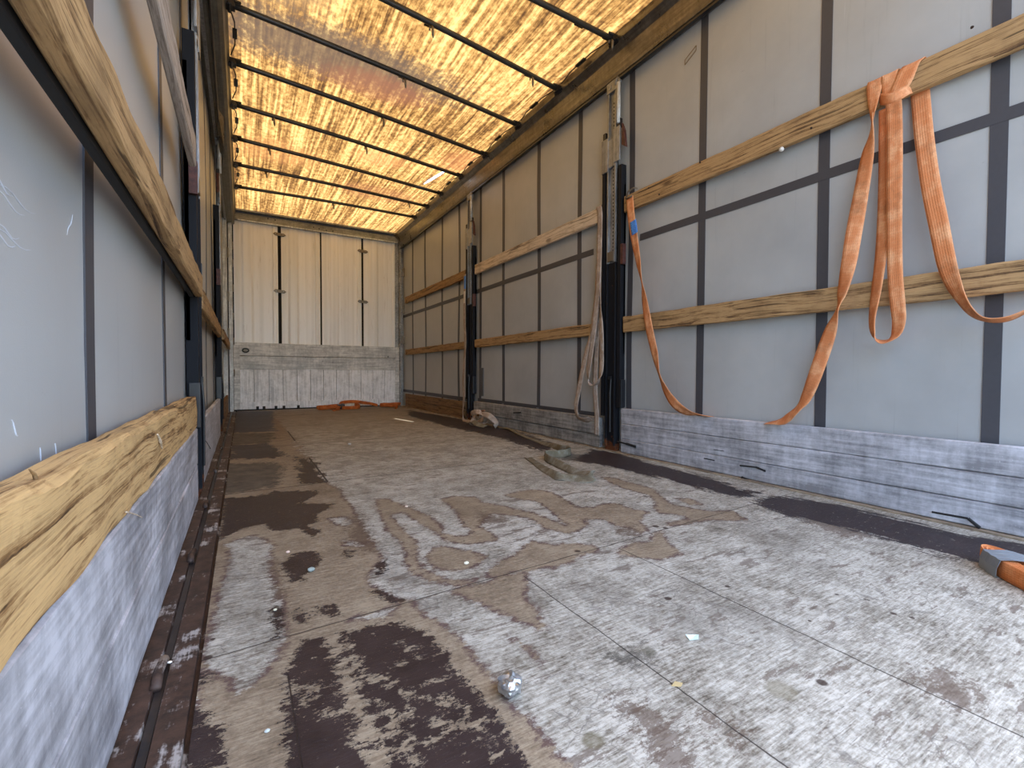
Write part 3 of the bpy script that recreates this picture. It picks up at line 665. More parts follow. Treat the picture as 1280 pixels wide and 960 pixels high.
MB().box(.1, 2.45, LB-.004, LB+.03, .1, .62).build('backing_sheet', m_plain('groove_shadow_metal', rgb(92, 90, 86), .6), wb)
q = on(307, 438, 1, LB-.03); ov = [(q.x+.05*math.cos(a)*(1 if abs(math.cos(a)) < .9 else .95), q.z+.036*math.sin(a)) for a in [i*math.pi/8 for i in range(16)]]
ho = MB().prism(ov, 1, LB-.04, LB-.028).build('grip_cup', RUBBER, kb, bevel=.003)
MB().prism([(q.x+.03*math.cos(a), q.z+.018*math.sin(a)) for a in [i*math.pi/6 for i in range(12)]], 1, LB-.044, LB-.038).build('grip_plate', HINGE, kb)
bl_ = MB()
for px, py in ((485, 446), (382, 446.5), (405, 447), (403, 452), (416, 453)):
    q = on(px, py, 1, LB-.03); bl_.tube([(q.x, LB-.035, q.z), (q.x, LB-.02, q.z)], .011 if px == 485 else .006, 8)
bl_.each('bolt_hole', RUBBER, wb)
nb = MB()
for px in (322, 330, 345, 355, 373): q = on(px, 508, 1, LB-.04); nb.box(q.x-.018, q.x+.018, LB-.05, LB-.03, .02, .06)
nb.each('drain_slot', RUBBER, wb)
hd = MB().prism([(LB-.015, 2.735), (LB-.03, 2.75), (LB-.02, 2.842), (LB+.02, 2.842), (LB+.02, 2.735)], 0, -.03, W+.03).build('header_beam', m_alu('header_aluminium', rgb(136, 137, 130), axis=0, dirt=.4, metal=0, rough=.6), wb, bevel=.003)
MB().box(.13, 2.44, LB-.058, LB-.015, 2.728, 2.746).build('drip_ledge', WHITEALU, wb, bevel=.002)
MB().box(.06, 2.45, LB-.06, LB+.02, 2.868, 2.892).build('roof_edge_bar', ALU_TRIM, wb, bevel=.002)
rv = MB()
for px, py in ((335, 273), (344, 275), (392, 284), (399, 286), (408, 288), (416, 289), (457, 297), (471, 300)):
    q = on(px, py, 1, LB-.03); rv.tube([(q.x, LB-.035, min(2.845, q.z)), (q.x, LB-.02, min(2.845, q.z))], .009, 8)
rv.each('rivet', RUBBER, hd)
# corner posts with hinge knuckles
for sd, nm in ((0, 'trim_3'), (1, 'trim_4')):
    xa, xb = ((.0, .068), (W-.012, W+.0))[sd]
    cp = MB()
    if sd == 0: cp.box(.015, .062, LB-.12, LB-.03, 0, HR+.02); cp.box(-.05, .0, LB-.32, LB-.02, 0, HR+.02)
    else: cp.box(2.502, 2.57, LB-.06, LB+.06, 0, 2.89); cp.box(2.467, 2.50, LB-.10, LB+.0, 0, HR+.1); cp.box(2.40, 2.462, LB-.02, LB+.01, .99, 2.8)
    o = cp.build(nm, (WHITEALU, ALU_TRIM)[sd], bevel=.004, kind='structure')
    kn = MB()
    for z in (2.35, 2.1, 1.75, 1.35, 1.0, .55):
        x = .066 if sd == 0 else 2.46; kn.tube([(x, LB-.09, z-.05), (x, LB-.09, z+.05)], .013, 8)
    kn.each('hinge_knuckle', (HINGE, ALU_TRIM)[sd], o, smooth=True)
    sl_ = MB(); x = .012 if sd == 0 else 2.462
    for z in (2.2, 1.6, 1.1): sl_.box(x-.01, x+.012, LB-.33, LB-.27, z-.07, z+.06)
    sl_.each('latch_plate', HINGE, o, bevel=.003)

# ================================================================== ROOF BOWS
CLIPS = {0: [(734, 22.6, 0), (763, 50, 1)], 1: [(541.6, 25, 1), (665, 92, 1)], 2: [(328, 17, 0), (357, 29, 0), (506, 94, 1), (616, 143, 0)], 3: [(348.5, 96, 0), (478, 146, 1), (579, 182, 0)],
 4: [(342, 147, 1), (456.6, 183, 1), (549.6, 211, 0)], 5: [(337, 183, 1), (440.7, 212.5, 0), (527, 235, 0)], 6: [(333, 212.5, 1), (426, 237.7, 0), (504, 259, 1)], 7: [(339, 241, 0), (414, 258, 1)]}
WHICH = ['nearest roof bow, only its right end showing', 'second roof bow from the camera, two hooks', 'third roof bow from the camera', 'fourth roof bow, far edge of dark stained sheet',
 'fifth roof bow from the camera, two hooks', 'sixth roof bow, one hook near its left end', 'seventh roof bow, second last before the bulkhead', 'eighth and last roof bow, nearest the bulkhead']
for k, (a, b) in enumerate(BY):
    xl, xr = .125, W-.085
    o = empty('roof_bow', ((xl+xr)/2, (a+b)/2, 2.83), 'dark metal tube: '+WHICH[k], 'roof bow', 'roof bows under the translucent roof')
    pts = [(xl+(xr-xl)*i/16, a+(b-a)*i/16, 2.852+.012*math.sin(math.pi*i/16)) for i in range(17)]
    MB().tube(pts, .0185, 12).build('tube', BOWM, o, smooth=True)
    # sewn pocket strip above the tube, on its far side
    mb = MB(); mb.tube([(p[0], p[1]+.022, p[2]+.010) for p in pts], .006, 6); mb.build('sheet_batten', BOWM, o, smooth=True)
    for s_, xe, ye in ((-1, xl, a), (1, xr, b)):
        e = MB(); e.box(xe-.03, xe+.03, ye-.028, ye+.028, 2.828, 2.872)
        e.tube([(xe+s_*.0, ye-.045, 2.835), (xe, ye+.045, 2.835)], .012, 8); e.tube([(xe-.025*s_, ye-.03, 2.86), (xe-.06*s_, ye-.012, 2.872)], .01, 6)
        e.build('end_carriage', BLACK, o, bevel=.003)
    for px, py, hook in CLIPS[k]:
        q = fl(px, py, 2.865); x = min(max(q.x, xl+.06), xr-.03); y = a+(b-a)*(x-xl)/(xr-xl)
        MB().box(x-.035, x+.035, y+.002, y+.05, 2.868, 2.878).build('clip', RUBBER, o, bevel=.002)
        if hook:
            h = MB(); h.tube([(x, y-.005, 2.84), (x, y-.02, 2.82), (x+.002, y-.018, 2.79), (x+.006, y-.012, 2.765)], [.008, .009, .009, .004], 8)
            h.tube([(x-.012, y+.0, 2.845), (x-.012, y-.0, 2.815)], .006, 6); h.build('hook', HINGE, o, smooth=True)
# slider chain along both rails (thin steel strips hinging between carriages)
for s_, x in ((0, .122), (1, W-.088)):
    for k in range(len(BY)-1):
        ya, yb = BY[k][s_], BY[k+1][s_]; ym = (ya+yb)/2; zz = 2.872; off = .028*(1 if s_ == 0 else -1)
        o = empty('roof_linkage', (x, ym, 2.86), ('thin folding steel link along the %s roof rail between roof bows %s' % (('left', 'right')[s_], ('one and two', 'two and three', 'three and four', 'four and five', 'five and six', 'six and seven', 'seven and eight')[k])), 'linkage', 'folding links along the roof rails')
        MB().tube([(x, ya+.05, zz), (x+off, ym-.12, zz), (x+off, ym-.05, zz)], .0045, 6).tube([(x+off, ym+.05, zz), (x+off, ym+.12, zz), (x, yb-.05, zz)], .0045, 6).each('rod', BLACK, o)
        MB().box(x+off-.014, x+off+.014, ym-.05, ym+.05, zz-.006, zz+.006).build('hinge_plate', BLACK, o, bevel=.002)

# ================================================================== POSTS
def post(sd, yc, label):
    """sd=+1 right wall, -1 left wall; post face looks inwards"""
    xf = W-.012 if sd > 0 else .012
    def X(d): return xf+sd*d                         # depth d outwards from the inner face
    o = empty('curtain_post', (X(.03), yc, 0), label, 'post', 'sliding posts between the curtain bays')
    c = MB(); c.box(X(.012), X(.05), yc-.055, yc+.055, 0, 1.36); c.box(X(.0), X(.02), yc-.05, yc-.036, .03, 1.36); c.box(X(.0), X(.02), yc+.036, yc+.05, .03, 1.36)
    col_ = c.build('column', RUSTBLACK, o, bevel=.003)
    hn = MB(); hn.tube([(X(-.004), yc-.012, .14), (X(-.006), yc-.012, .42), (X(.002), yc-.012, .54)], .006, 8); hn.box(X(-.006), X(.008), yc-.02, yc+.012, .52, .545)
    hn.build('release_lever', BLACK, col_, smooth=False)
    s = MB(); s.box(X(.004), X(.05), yc-.1, yc-.066, .32, 2.03); s.box(X(.004), X(.05), yc+.066, yc+.1, .25, 2.03); s.box(X(.03), X(.05), yc-.1, yc+.1, .7, 1.9)
    s.each('side_rail', RUSTBLACK, o, bevel=.003)
    g = MB(); g.box(X(.0), X(.028), yc-.044, yc-.030, 1.36, 2.62); g.box(X(.0), X(.028), yc+.030, yc+.044, 1.36, 2.62); g.box(X(.016), X(.03), yc-.044, yc+.044, 1.36, 2.62)
    gm_ = g.build('mast', GALV, o, bevel=.002)
    MB().box(X(.008), X(.0165), yc-.026, yc-.004, 1.38, 2.55).build('perforated_strip', GALV, gm_, bevel=.001)
    h = MB(); z = 1.44
    while z < 2.5: h.box(X(.0068), X(.009), yc-.019, yc-.011, z, z+.012); z += .026
    h.build('adjustment_holes', RUBBER, gm_)
    sl_ = MB(); sl_.box(X(-.006), X(.006), yc-.088, yc-.02, 2.06, 2.30); sl_.box(X(-.006), X(.006), yc+.03, yc+.10, 2.02, 2.26); sl_.box(X(-.002), X(.03), yc-.03, yc+.04, 2.04, 2.24)
    sv = sl_.build('sleeve', GALV, o, bevel=.004)
    MB().box(X(-.002), X(.02), yc-.09, yc-.066, 2.29, 2.35).box(X(-.002), X(.02), yc+.06, yc+.09, 2.26, 2.31).each('sleeve_tab', BLACK, sv, bevel=.003)
    b = MB(); b.prism([(yc-.10, 2.16), (yc-.10, 2.31), (yc-.125, 2.25), (yc-.14, 2.13)], 0, X(.0), X(.02)); b.build('board_bracket', REDBRK, o, bevel=.002)
    b = MB(); b.box(X(-.002), X(.03), yc-.125, yc-.1, 1.33, 1.47); b.build('board_bracket', REDBRK, o, bevel=.002)
    b = MB(); b.box(X(.0), X(.04), yc-.118, yc-.1, .325, .52); b.box(X(.0), X(.04), yc+.1, yc+.118, .98, 1.08); b.each('board_bracket', BLACK, o, bevel=.002)
    MB().tube([(X(-.004), yc-.072, 2.32), (X(-.004), yc-.072, 2.60)], .014, 10).build('pull_rod', WHITEALU, o, smooth=True)
    r = MB(); r.tube([(X(.0), yc-.085, 2.60), (X(.0), yc-.06, 2.64), (X(.0), yc-.035, 2.60)], .012, 8); r.box(X(-.004), X(.03), yc-.06, yc+.05, 2.57, 2.645); r.tube([(X(-.008), yc+.02, 2.61), (X(.02), yc+.02, 2.61)], .02, 12)
    r.build('roller_carriage', GALV, o, bevel=.002)
    MB().box(X(-.002), X(.006), yc-.03, yc+.03, 1.37, 1.44).build('stop_plate', HINGE, o, bevel=.002)
    return o
post(1, 2.525, 'black and galvanised near post on the right wall, between orange strap and beige strap')
post(1, 4.93, 'black and galvanised far post on the right wall, pale strap hanging beside it')
post(-1, 2.53, 'black sliding post on the left wall, nearest, at the end of the raw timber')
post(-1, 4.93, 'black sliding post on the left wall, far one near the bulkhead')

# ================================================================== BOARDS
def board(name, sd, y0, y1, z0, z1, th, mat, label, cat, face=0.0, jag=.002, seed=1, group=None, wane=0, nails=(), grooves=()):
    """board lying along the wall; its inner face at W-face (right) or face (left)"""
    xf = W-face if sd > 0 else face
    N = max(8, int((y1-y0)/.02)); random.seed(seed); v = []
    for i in range(N+1):
        y = y0+(y1-y0)*i/N
        j = lambda k: jag*mnoise.noise(Vector((y*9, k*5.3+seed, seed*1.7)))*1.6
        wn = wane*max(0, mnoise.noise(Vector((y*3.1, seed, 2)))+.25)+wane*.5*abs(mnoise.noise(Vector((y*22, seed, 5))))
        c = min(th*.18, .005)
        ring = [(0+j(1), z0+c+j(2)), (0+j(3)*.5, (z0+z1)/2), (0+j(4), z1-c-wn+j(5)), (c+wn*.3, z1+j(6)-wn*.4), (th-c, z1+j(7)-wn*.1), (th, z1-c), (th, z0+c), (th-c, z0+j(8)), (c, z0+j(9))]
        v += [(xf+sd*d, y, z) for d, z in ring]
    m = 9; fs = [(i*m+k, i*m+(k+1) % m, (i+1)*m+(k+1) % m, (i+1)*m+k) for i in range(N) for k in range(m)]
    fs += [tuple(range(m)), tuple(range(N*m, N*m+m))[::-1]]
    mb = MB().add(v, fs)
    if not nails:
        o = mb.build(name, mat); set_origin(o); tag(o, label, cat, group); return o
    o = empty(name, (xf+sd*th/2, (y0+y1)/2, z0), label, cat, group); mb.build('plank', mat, o)
    for (y, z, r, mm) in nails: MB().tube([(xf+.001*sd, y, z), (xf-sd*r*.8, y, z)], [r, r*.6], 10).build('bolt_head', mm, o)
    return o
NAILM = m_plain('rusty_nail', rgb(50, 34, 26), .6, .3)
g1 = 'timber rave boards along the walls'
board('timber_board', 1, Y0, 2.405, 1.685, 1.80, .03, WOOD[0], 'long upper timber board on the right wall, with the orange strap knotted round it', 'board', 0, .0025, 1, g1, .004,
      [(p.y, p.z, .0055, NAILM) for p in (onx(811, 235, W), onx(824, 243, W), onx(875, 203, W), onx(1014, 160, W), onx(1215, 34, W))])
board('timber_board', 1, Y0, 2.405, .853, .962, .03, WOOD[1], 'lower timber board on the right wall in the near bay, crossing behind the orange loops', 'board', 0, .0025, 2, g1, .003)
board('planed_board', 1, 2.64, 4.80, 1.69, 1.80, .025, WOOD_PALE, 'pale planed board high in the middle bay of the right wall, between the two posts', 'board', 0, .001, 3, g1, 0)
board('timber_board', 1, 2.645, 4.80, .853, .945, .03, WOOD[2], 'lower timber board in the middle bay of the right wall, between the two posts', 'board', 0, .002, 4, g1, .002)
board('timber_board', 1, 5.07, 7.42, 1.69, 1.795, .03, WOOD_OLD, 'upper timber board in the far bay of the right wall, next to the bulkhead', 'board', 0, .002, 5, g1, .002)
board('timber_board', 1, 5.07, 7.42, .85, .94, .03, WOOD_OLD, 'lower timber board in the far bay of the right wall, next to the bulkhead', 'board', 0, .002, 6, g1, .002)
nb_ = board('timber_board', -1, Y0, 2.42, .892, .985, .03, WOOD[3], 'long upper timber board slanting across the left wall nearest the camera', 'board', .026, .0025, 7, g1, .004)
MB().box(-.021, -.006, Y0, 2.40, .888, .975).build('gap_shade_strip', RUBBER, nb_, bevel=.003)  # added strip whose black stands in for shade between board and curtain
board('timber_board', -1, 2.65, 4.80, .868, .968, .03, WOOD[0], 'upper timber board in the middle bay of the left wall', 'board', .014, .002, 8, g1, .002)
board('timber_board', -1, 5.06, 7.42, .868, .965, .03, WOOD_OLD, 'upper timber board in the far bay of the left wall, ending at the bulkhead', 'board', .03, .002, 9, g1, .002)
board('grey_board', -1, Y0, 2.20, 1.368, 1.475, .024, m_wood('grey_scuffed_board', rgb(168, 156, 144), rgb(128, 116, 104), rgb(66, 60, 54), seed=5), 'thin grey scuffed board highest on the left wall near the camera', 'board', .024, .0015, 10, g1, 0)
rt = board('timber_board', -1, Y0, 2.395, .325, .462, .042, WOOD_RAW, 'thick raw splintered timber board on top of the aluminium side board, left foreground', 'board', .002, .004, 12, g1, .012)
g2 = 'aluminium side boards on the floor along the walls'
def kick(sd, y0, y1, z0, z1, label, mat, cat='side board', th=.026, face=0, marks=()):
    xf = W-face if sd > 0 else face; N = 40; mb = MB(); c = .004; v = []
    for i in range(N+1):
        y = y0+(y1-y0)*i/N; w = lambda z: .0022*mnoise.noise(Vector((y*4, z*14, sd+z0*9)))
        ring = [(0+w(z0), z0+c), (0+w((z0+z1)/2), z0+(z1-z0)*.5), (0+w(z1), z1-c), (c, z1), (th-c, z1), (th, z1-c), (th, z0+c), (th-c, z0), (c, z0)]
        v += [(xf+sd*d, y, z) for d, z in ring]
    m = 9; fs = [(i*m+k, i*m+(k+1) % m, (i+1)*m+(k+1) % m, (i+1)*m+k) for i in range(N) for k in range(m)]; fs += [tuple(range(m)), tuple(range(N*m, N*m+m))[::-1]]
    mb.add(v, fs)
    if not marks: o = mb.build('side_board', mat, smooth=False); set_origin(o); return tag(o, label, cat, g2)
    o = empty('side_board', (xf+sd*th/2, (y0+y1)/2, z0), label, cat, g2); mb.build('plank', mat, o)
    for pts in marks:
        mk_ = MB()
        for a, b in zip(pts[:-1], pts[1:]):
            pa = onx(a[0], a[1], xf-sd*.0015); pb = onx(b[0], b[1], xf-sd*.0015); mk_.tube([pa, pb], a[2], 6)
        mk_.build('gouge', RUBBER, o)
    return o
kick(1, Y0, 2.415, .211, .318, 'topmost of the three aluminium side boards in the near bay of the right wall', ALU)
kick(1, Y0, 2.415, .105, .209, 'middle of the three aluminium side boards in the near bay of the right wall', ALU, marks=[[(892, 562, .0015), (905, 564, .0015)]])
kick(1, Y0, 2.415, .008, .103, 'bottom aluminium side board with black gouges in the near bay of the right wall', ALU, marks=[[(772, 552, .006), (783, 554.7, .009), (795, 558.5, .006)], [(880, 573, .003), (893, 575.5, .003)], [(925, 582, .004), (945, 584, .005), (957, 589, .006)], [(927, 597, .009), (937, 602, .008)], [(1165, 640, .004), (1210, 648, .006), (1225, 660, .008)]])
kick(1, 2.64, 4.80, .106, .235, 'upper aluminium side board, middle bay of the right wall, pale strap ends on it', ALU_FAR, th=.045, face=.01, marks=[[(642, 516, .006), (651, 515.5, .007)]])
kick(1, 2.64, 4.80, .008, .102, 'lower aluminium side board in the middle bay of the right wall, resting on the floor', ALU_FAR)
def wkick(sd, y0, y1, z0, z1, label, seed, face=0, mat=None):
    board('wooden_side_board', sd, y0, y1, z0, z1, .028, mat or WOOD_DARKFAR, label, 'side board', face, .001, seed, 'wooden side boards at the bulkhead end', 0)
wkick(1, 5.07, 7.42, .115, .215, 'upper brown wooden side board at the foot of the far right bay', 21)
wkick(1, 5.07, 7.42, .008, .112, 'lower brown wooden side board at the foot of the far right bay, on the floor', 22)
wkick(-1, 5.06, 7.42, .008, .245, 'brown wooden side board at the foot of the far left bay', 23)
kick(-1, Y0, 2.42, .165, .322, 'upper grey aluminium side board under the raw timber in the left foreground', ALU)
kick(-1, Y0, 2.42, .006, .163, 'lower grey aluminium side board along the sill in the left foreground', ALU)
kick(-1, 2.65, 4.80, .006, .33, 'wide grey aluminium side board in the middle bay of the left wall', ALU, marks=[[(251, 548, .002), (258, 552, .002), (263, 561, .002)]])
# splinters standing on the raw timber
def tiny(name, mb, mat, label, cat, bevel=0, smooth=False):
    o = mb.build(name, mat, bevel=bevel, smooth=smooth); set_origin(o); return tag(o, label, cat)
a = onx(46, 604, -.012); b = onx(36, 586, -.012)
tiny('wood_splinter', MB().tube([a, a.lerp(b, .5)+Vector((0, .004, .001)), b], [.0022, .0018, .0006], 6), WOOD_OLD, 'small brown splinter sticking up from the raw timber in the left foreground', 'splinter')
a = onx(158, 640, .006); b = onx(178, 647, .006)
tiny('wood_sliver', MB().tube([a, a.lerp(b, .5)+Vector((.001, 0, .001)), b], [.0016, .001, .0006], 6), WOOD_PALE, 'thin pale sliver of wood lying across the left aluminium side board', 'splinter')
a = onx(197, 543, .006); b = onx(203, 561, .006)
tiny('wood_shaving', MB().tube([a, a.lerp(b, .5), b], [.002, .004, .001], 6), WOOD_PALE, 'pale splinter lifting off the raw timber near the left post', 'splinter')

# ================================================================== STRAPS
def hang(pts, x, base=(0, 1, 0)):
    """pts: (px, py, twist deg[, dx]) on a plane parallel to the wall"""
    out = []
    for q in pts:
        p = onx(q[0], q[1], x+(q[3] if len(q) > 3 else 0)); a = math.radians(q[2])
        vx, vy = p.x-CAM[0], p.y-CAM[1]; L = math.hypot(vx, vy)
        c_a = math.cos(a)**2
        out.append((p, (math.sin(a)*vx/L, c_a+math.sin(a)*vy/L, 0)))
    return out
XS = W-.034
big = empty('cargo_strap', onx(1110, 125, W-.03), 'long orange strap knotted round the upper right timber, with loops and blue label', 'strap')
# left run: hook, label, drop, tucked behind the side board
ribbon('webbing', hang([(787, 247, 0, .01), (789, 270, 0), (793, 298, 5), (798, 328, 35), (802, 352, 74), (806, 378, 25), (811, 408, 5), (818, 440, 15), (824, 468, 62), (832, 488, 30)], XS)+
       [(onx(842, 503, XS), (.1, .8, -.5)), (onx(853, 512, XS+.005), (.3, .5, -.6)), (onx(866, 517, XS+.018), (.7, .2, -.4)), (onx(880, 519.5, XS+.032), (.9, .2, -.15)), (onx(890, 521, XS+.04), (.9, .2, -.1))], ORANGE, big, .062)
ribbon('label', hang([(791, 276, 0, -.004), (792.2, 284, 0, -.0045), (793.5, 292, 3, -.004)], XS), BLUE, big, .056, .0015)
hk = MB(); p = onx(786, 246, XS+.006)
hk.tube([p+Vector((0, .03, -.004)), p+Vector((0, -.03, -.004))], .006, 8); hk.tube([p+Vector((0, .025, 0)), p+Vector((0, .01, .035)), p+Vector((.01, -.035, .05)), p+Vector((.02, -.06, .04))], .006, 8)
hk.build('hook', HINGE, big, smooth=True)
# second run: from the side board up to the knot
ribbon('webbing', [(onx(960, 528.5, XS+.04), (.9, .2, .1)), (onx(970, 527, XS+.03), (.8, .25, .2)), (onx(984, 523, XS+.01), (.5, .35, .5))]+
       hang([(998, 510, 50), (1009, 494, 20), (1022, 460, 0), (1036, 420, 10), (1047, 386, 66), (1053, 365, 35), (1061, 329, 0), (1067, 293, -10), (1076, 243, 5), (1084, 195, 25), (1088.5, 170, 55, .0), (1090.2, 152, 80, .003), (1091, 144, 85, .004)], XS), ORANGE, big, .06)
XK = W-.007
def facepiece(pts, x, w=.06, mat=ORANGE):
    return ribbon('webbing', [(onx(a, b, x+dx), (0, math.cos(math.radians(th)), math.sin(math.radians(th)))) for a, b, dx, th in pts], mat, big, w)
# over the timber: three passes, each crossing the top edge of the board
def over(pxa, pya):
    a = onx(pxa, pya, XK).y; return [((W+.036, a, 1.75), (0, 1, 0)), ((W+.034, a, 1.795), (0, 1, 0)), ((W+.026, a, 1.8065), (0, 1, 0)), ((W+.006, a, 1.8065), (0, 1, 0)), ((W-.0055, a, 1.797), (0, 1, 0))]
ribbon('webbing', over(1094.5, 96)+[(onx(1093, 110, XK-.002), (0, .95, 0)), (onx(1092, 124, XK-.006), (.1, .75, 0)), (onx(1090.8, 140, XK-.016), (.3, .45, 0)), (onx(1090.2, 152, XK-.024), (.42, .22, 0))], ORANGE, big, .058, ortho=False)
ribbon('webbing', over(1112, 88)+[(onx(1111, 100, XK-.002), (0, .9, 0)), (onx(1111, 115, XK-.004), (0, .8, 0)), (onx(1112, 124, XK-.014), (0, .7, 0))], ORANGE, big, .056, ortho=False)
ribbon('webbing', over(1140.5, 73)+[(onx(1136, 84, XK-.003), (0, 1, 0)), (onx(1131, 96, XK-.006), (0, 1, 0)), (onx(1126, 108, XK-.009), (0, 1, 0)), (onx(1120, 120, XK-.014), (0, .8, 0))], ORANGE, big, .070, ortho=False)
# the knot band
ribbon('knot', [(onx(1100, 124, XK+.006), (0, .15, 1)), (onx(1106, 124.5, XK-.02), (0, -.1, 1)), (onx(1115, 123, XK-.032), (0, -.1, 1)), (onx(1125, 118, XK-.028), (0, .25, 1)), (onx(1133, 113, XK-.012), (0, .35, 1)), (onx(1138, 111, XK+.01), (0, .3, 1))], ORANGE, big, .042, .003)
# hanging loop
ribbon('webbing', hang([(1117, 128, 0, -.012), (1118, 145, 0), (1118.5, 190, 0), (1118, 250, 0), (1118, 300, 2), (1119, 345, 4), (1122, 380, 6), (1123.5, 402, 20)], XS)+
       [(onx(1119, 418, XS), (.6, .8, .1)), (onx(1106, 427, XS), (.95, .1, .35)), (onx(1093, 420, XS+.002), (.75, .5, .1))]+hang([(1090, 400, 50, .004), (1095, 365, 35, .008), (1101, 320, 25, .016), (1105, 270, 15, .022), (1107, 200, 10, .026), (1108, 135, 0, .022)], XS), ORANGE, big, .052)
# right tail, coming down behind the timber
ribbon('webbing', hang([(1147, 92, 0, .070), (1150, 115, 0, .066), (1155, 170, 2, .045), (1163, 229, 3, .02), (1174, 284, 5), (1182, 324, 10), (1189, 348, 25), (1200, 371, 45)], XS)+
       [(onx(1214, 390, XS), (.85, .4, -.25)), (onx(1232, 399.5, XS), (.95, .1, -.2)), (onx(1255, 399.5, XS), (.95, 0, -.15)), (onx(1280, 390, XS), (.95, 0, 0)), (onx(1310, 370, XS), (.9, .2, .1)), (onx(1340, 330, XS), (.8, .5, .2))], ORANGE, big, .06)

# beige strap at the near right post
bg_ = empty('beige_strap', onx(750, 262, W-.02), 'long dirty beige strap hung in loops beside the near right post', 'strap')
ribbon('webbing', [((W+.02, onx(749, 262, W).y, 1.805), (0, 1, 0)), ((W-.004, onx(749, 262, W).y, 1.806), (0, 1, 0))]+hang([(750, 268, 0, .025), (749.5, 300, 0, .02), (749, 323, 0, .01), (747.5, 357, 10), (744.5, 390, 0), (741.5, 420, 0), (738, 445, 5), (735.5, 464, 20)], XS)+
       [(onx(736, 476, XS), (.6, .6, 0)), (onx(740, 481.5, XS), (1, .3, 0)), (onx(746, 479.5, XS), (1, .3, 0))]+hang([(751.5, 464, 25), (752, 436, 10), (751.5, 408, 20), (750.5, 385, 60), (750, 355, 80, .01), (750, 320, 80, .018)], XS), GREYSTRAP, bg_, .052)
ribbon('webbing', hang([(748, 330, 0, .024), (746, 370, 0, .020), (742, 400, 10, .012), (737.5, 420, 50, .006), (733, 440, 15, .004), (727.5, 466, 5, .002), (722.5, 492, 0), (720, 508, 15)], XS)+
       [(onx(722, 520, XS-.004), (.3, .8, -.3)), (onx(728, 524.5, XS-.006), (.6, .4, -.5)), (onx(733, 525, XS-.002), (.6, .2, -.6)), (onx(738, 523, XS+.006), (.5, .2, -.5))], GREYSTRAP, bg_, .05)
ribbon('webbing', hang([(750, 300, 0, .028), (747, 400, 0, .028), (744, 470, 0, .022), (744.5, 500, 5, .012), (746, 520, 0, .008), (746, 544, 0, .008)], XS), GREYSTRAP, bg_, .048)

# pale strap at the far right post, trailing over the floor
ps = empty('grey_strap', fl(606, 530), 'dirty grey strap hanging at the far right post and trailing over the floor', 'strap')
FS = []
ribbon('webbing', hang([(581, 343, 0, .0), (581, 352, 0), (581, 362, 5), (580.5, 380, 10), (580.5, 400, 15), (581.5, 424, 0), (580.5, 451, 20), (579, 477, 5), (580, 497, 10)], XS)+
       [(onx(578.5, 515, XS), (.3, .9, 0)), (fl(581, 525, .012), (.4, .9, .1)), (fl(589, 528.5, .01), (.3, .9, .35)), (fl(597, 527, .022), (.3, .9, .2)), (fl(604, 525, .05), (0, 1, .3))], GREYSTRAP, ps, .06)
ribbon('label', hang([(581, 345, 0, -.004), (581, 353, 0, -.004), (581, 361, 4, -.004)], XS), BLUE, ps, .05, .0015)
ribbon('label', hang([(580.8, 364, 4, -.005), (580.6, 372, 6, -.005), (580.4, 379, 8, -.005)], XS), WHITELAB, ps, .055, .0015)
c0 = fl(611, 533)+Vector((-.04, 0, 0))
ribbon('bunch', [(c0+Vector((.02, .28, .04)), (0, 1, .3)), (c0+Vector((-.06, .2, .12)), (0, .8, .5)), (c0+Vector((-.05, .05, .15)), (.2, .8, .4)), (c0+Vector((.0, -.06, .09)), (.3, .7, .5)), (c0+Vector((-.03, .02, .03)), (.5, .6, .4)), (c0+Vector((-.08, .16, .02)), (.4, .7, .2)), (c0+Vector((-.02, .2, .09)), (.2, .6, .7)),
   (c0+Vector((-.04, .04, .12)), (.3, .5, .7)), (c0+Vector((-.03, -.12, .13)), (.4, .4, .8)), (c0+Vector((.01, -.2, .07)), (.5, .4, .6)), (c0+Vector((-.02, -.24, .02)), (.6, .5, .3))], GREYSTRAP, ps, .06)
ribbon('bunch', [(c0+Vector((-.1, .24, .02)), (1, .2, .1)), (c0+Vector((-.09, .1, .05)), (.8, .1, .5)), (c0+Vector((-.1, -.02, .03)), (.6, .4, .5)), (c0+Vector((-.07, -.14, .02)), (.7, .3, .3))], OLIVESTRAP, ps, .055)
rk = MB(); rk.tube([c0+Vector((-.02, .12, .15)), c0+Vector((-.02, -.02, .17))], .01, 8); rk.box(c0.x-.04, c0.x+.0, c0.y+.02, c0.y+.12, .10, .15); rk.build('buckle', m_plain('rusty_buckle', rgb(128, 84, 56), .55, .4), ps, bevel=.004)
Z = Vector((0, 0, 1))
def fp(px, py, z=0.004): return fl(px, py, z)
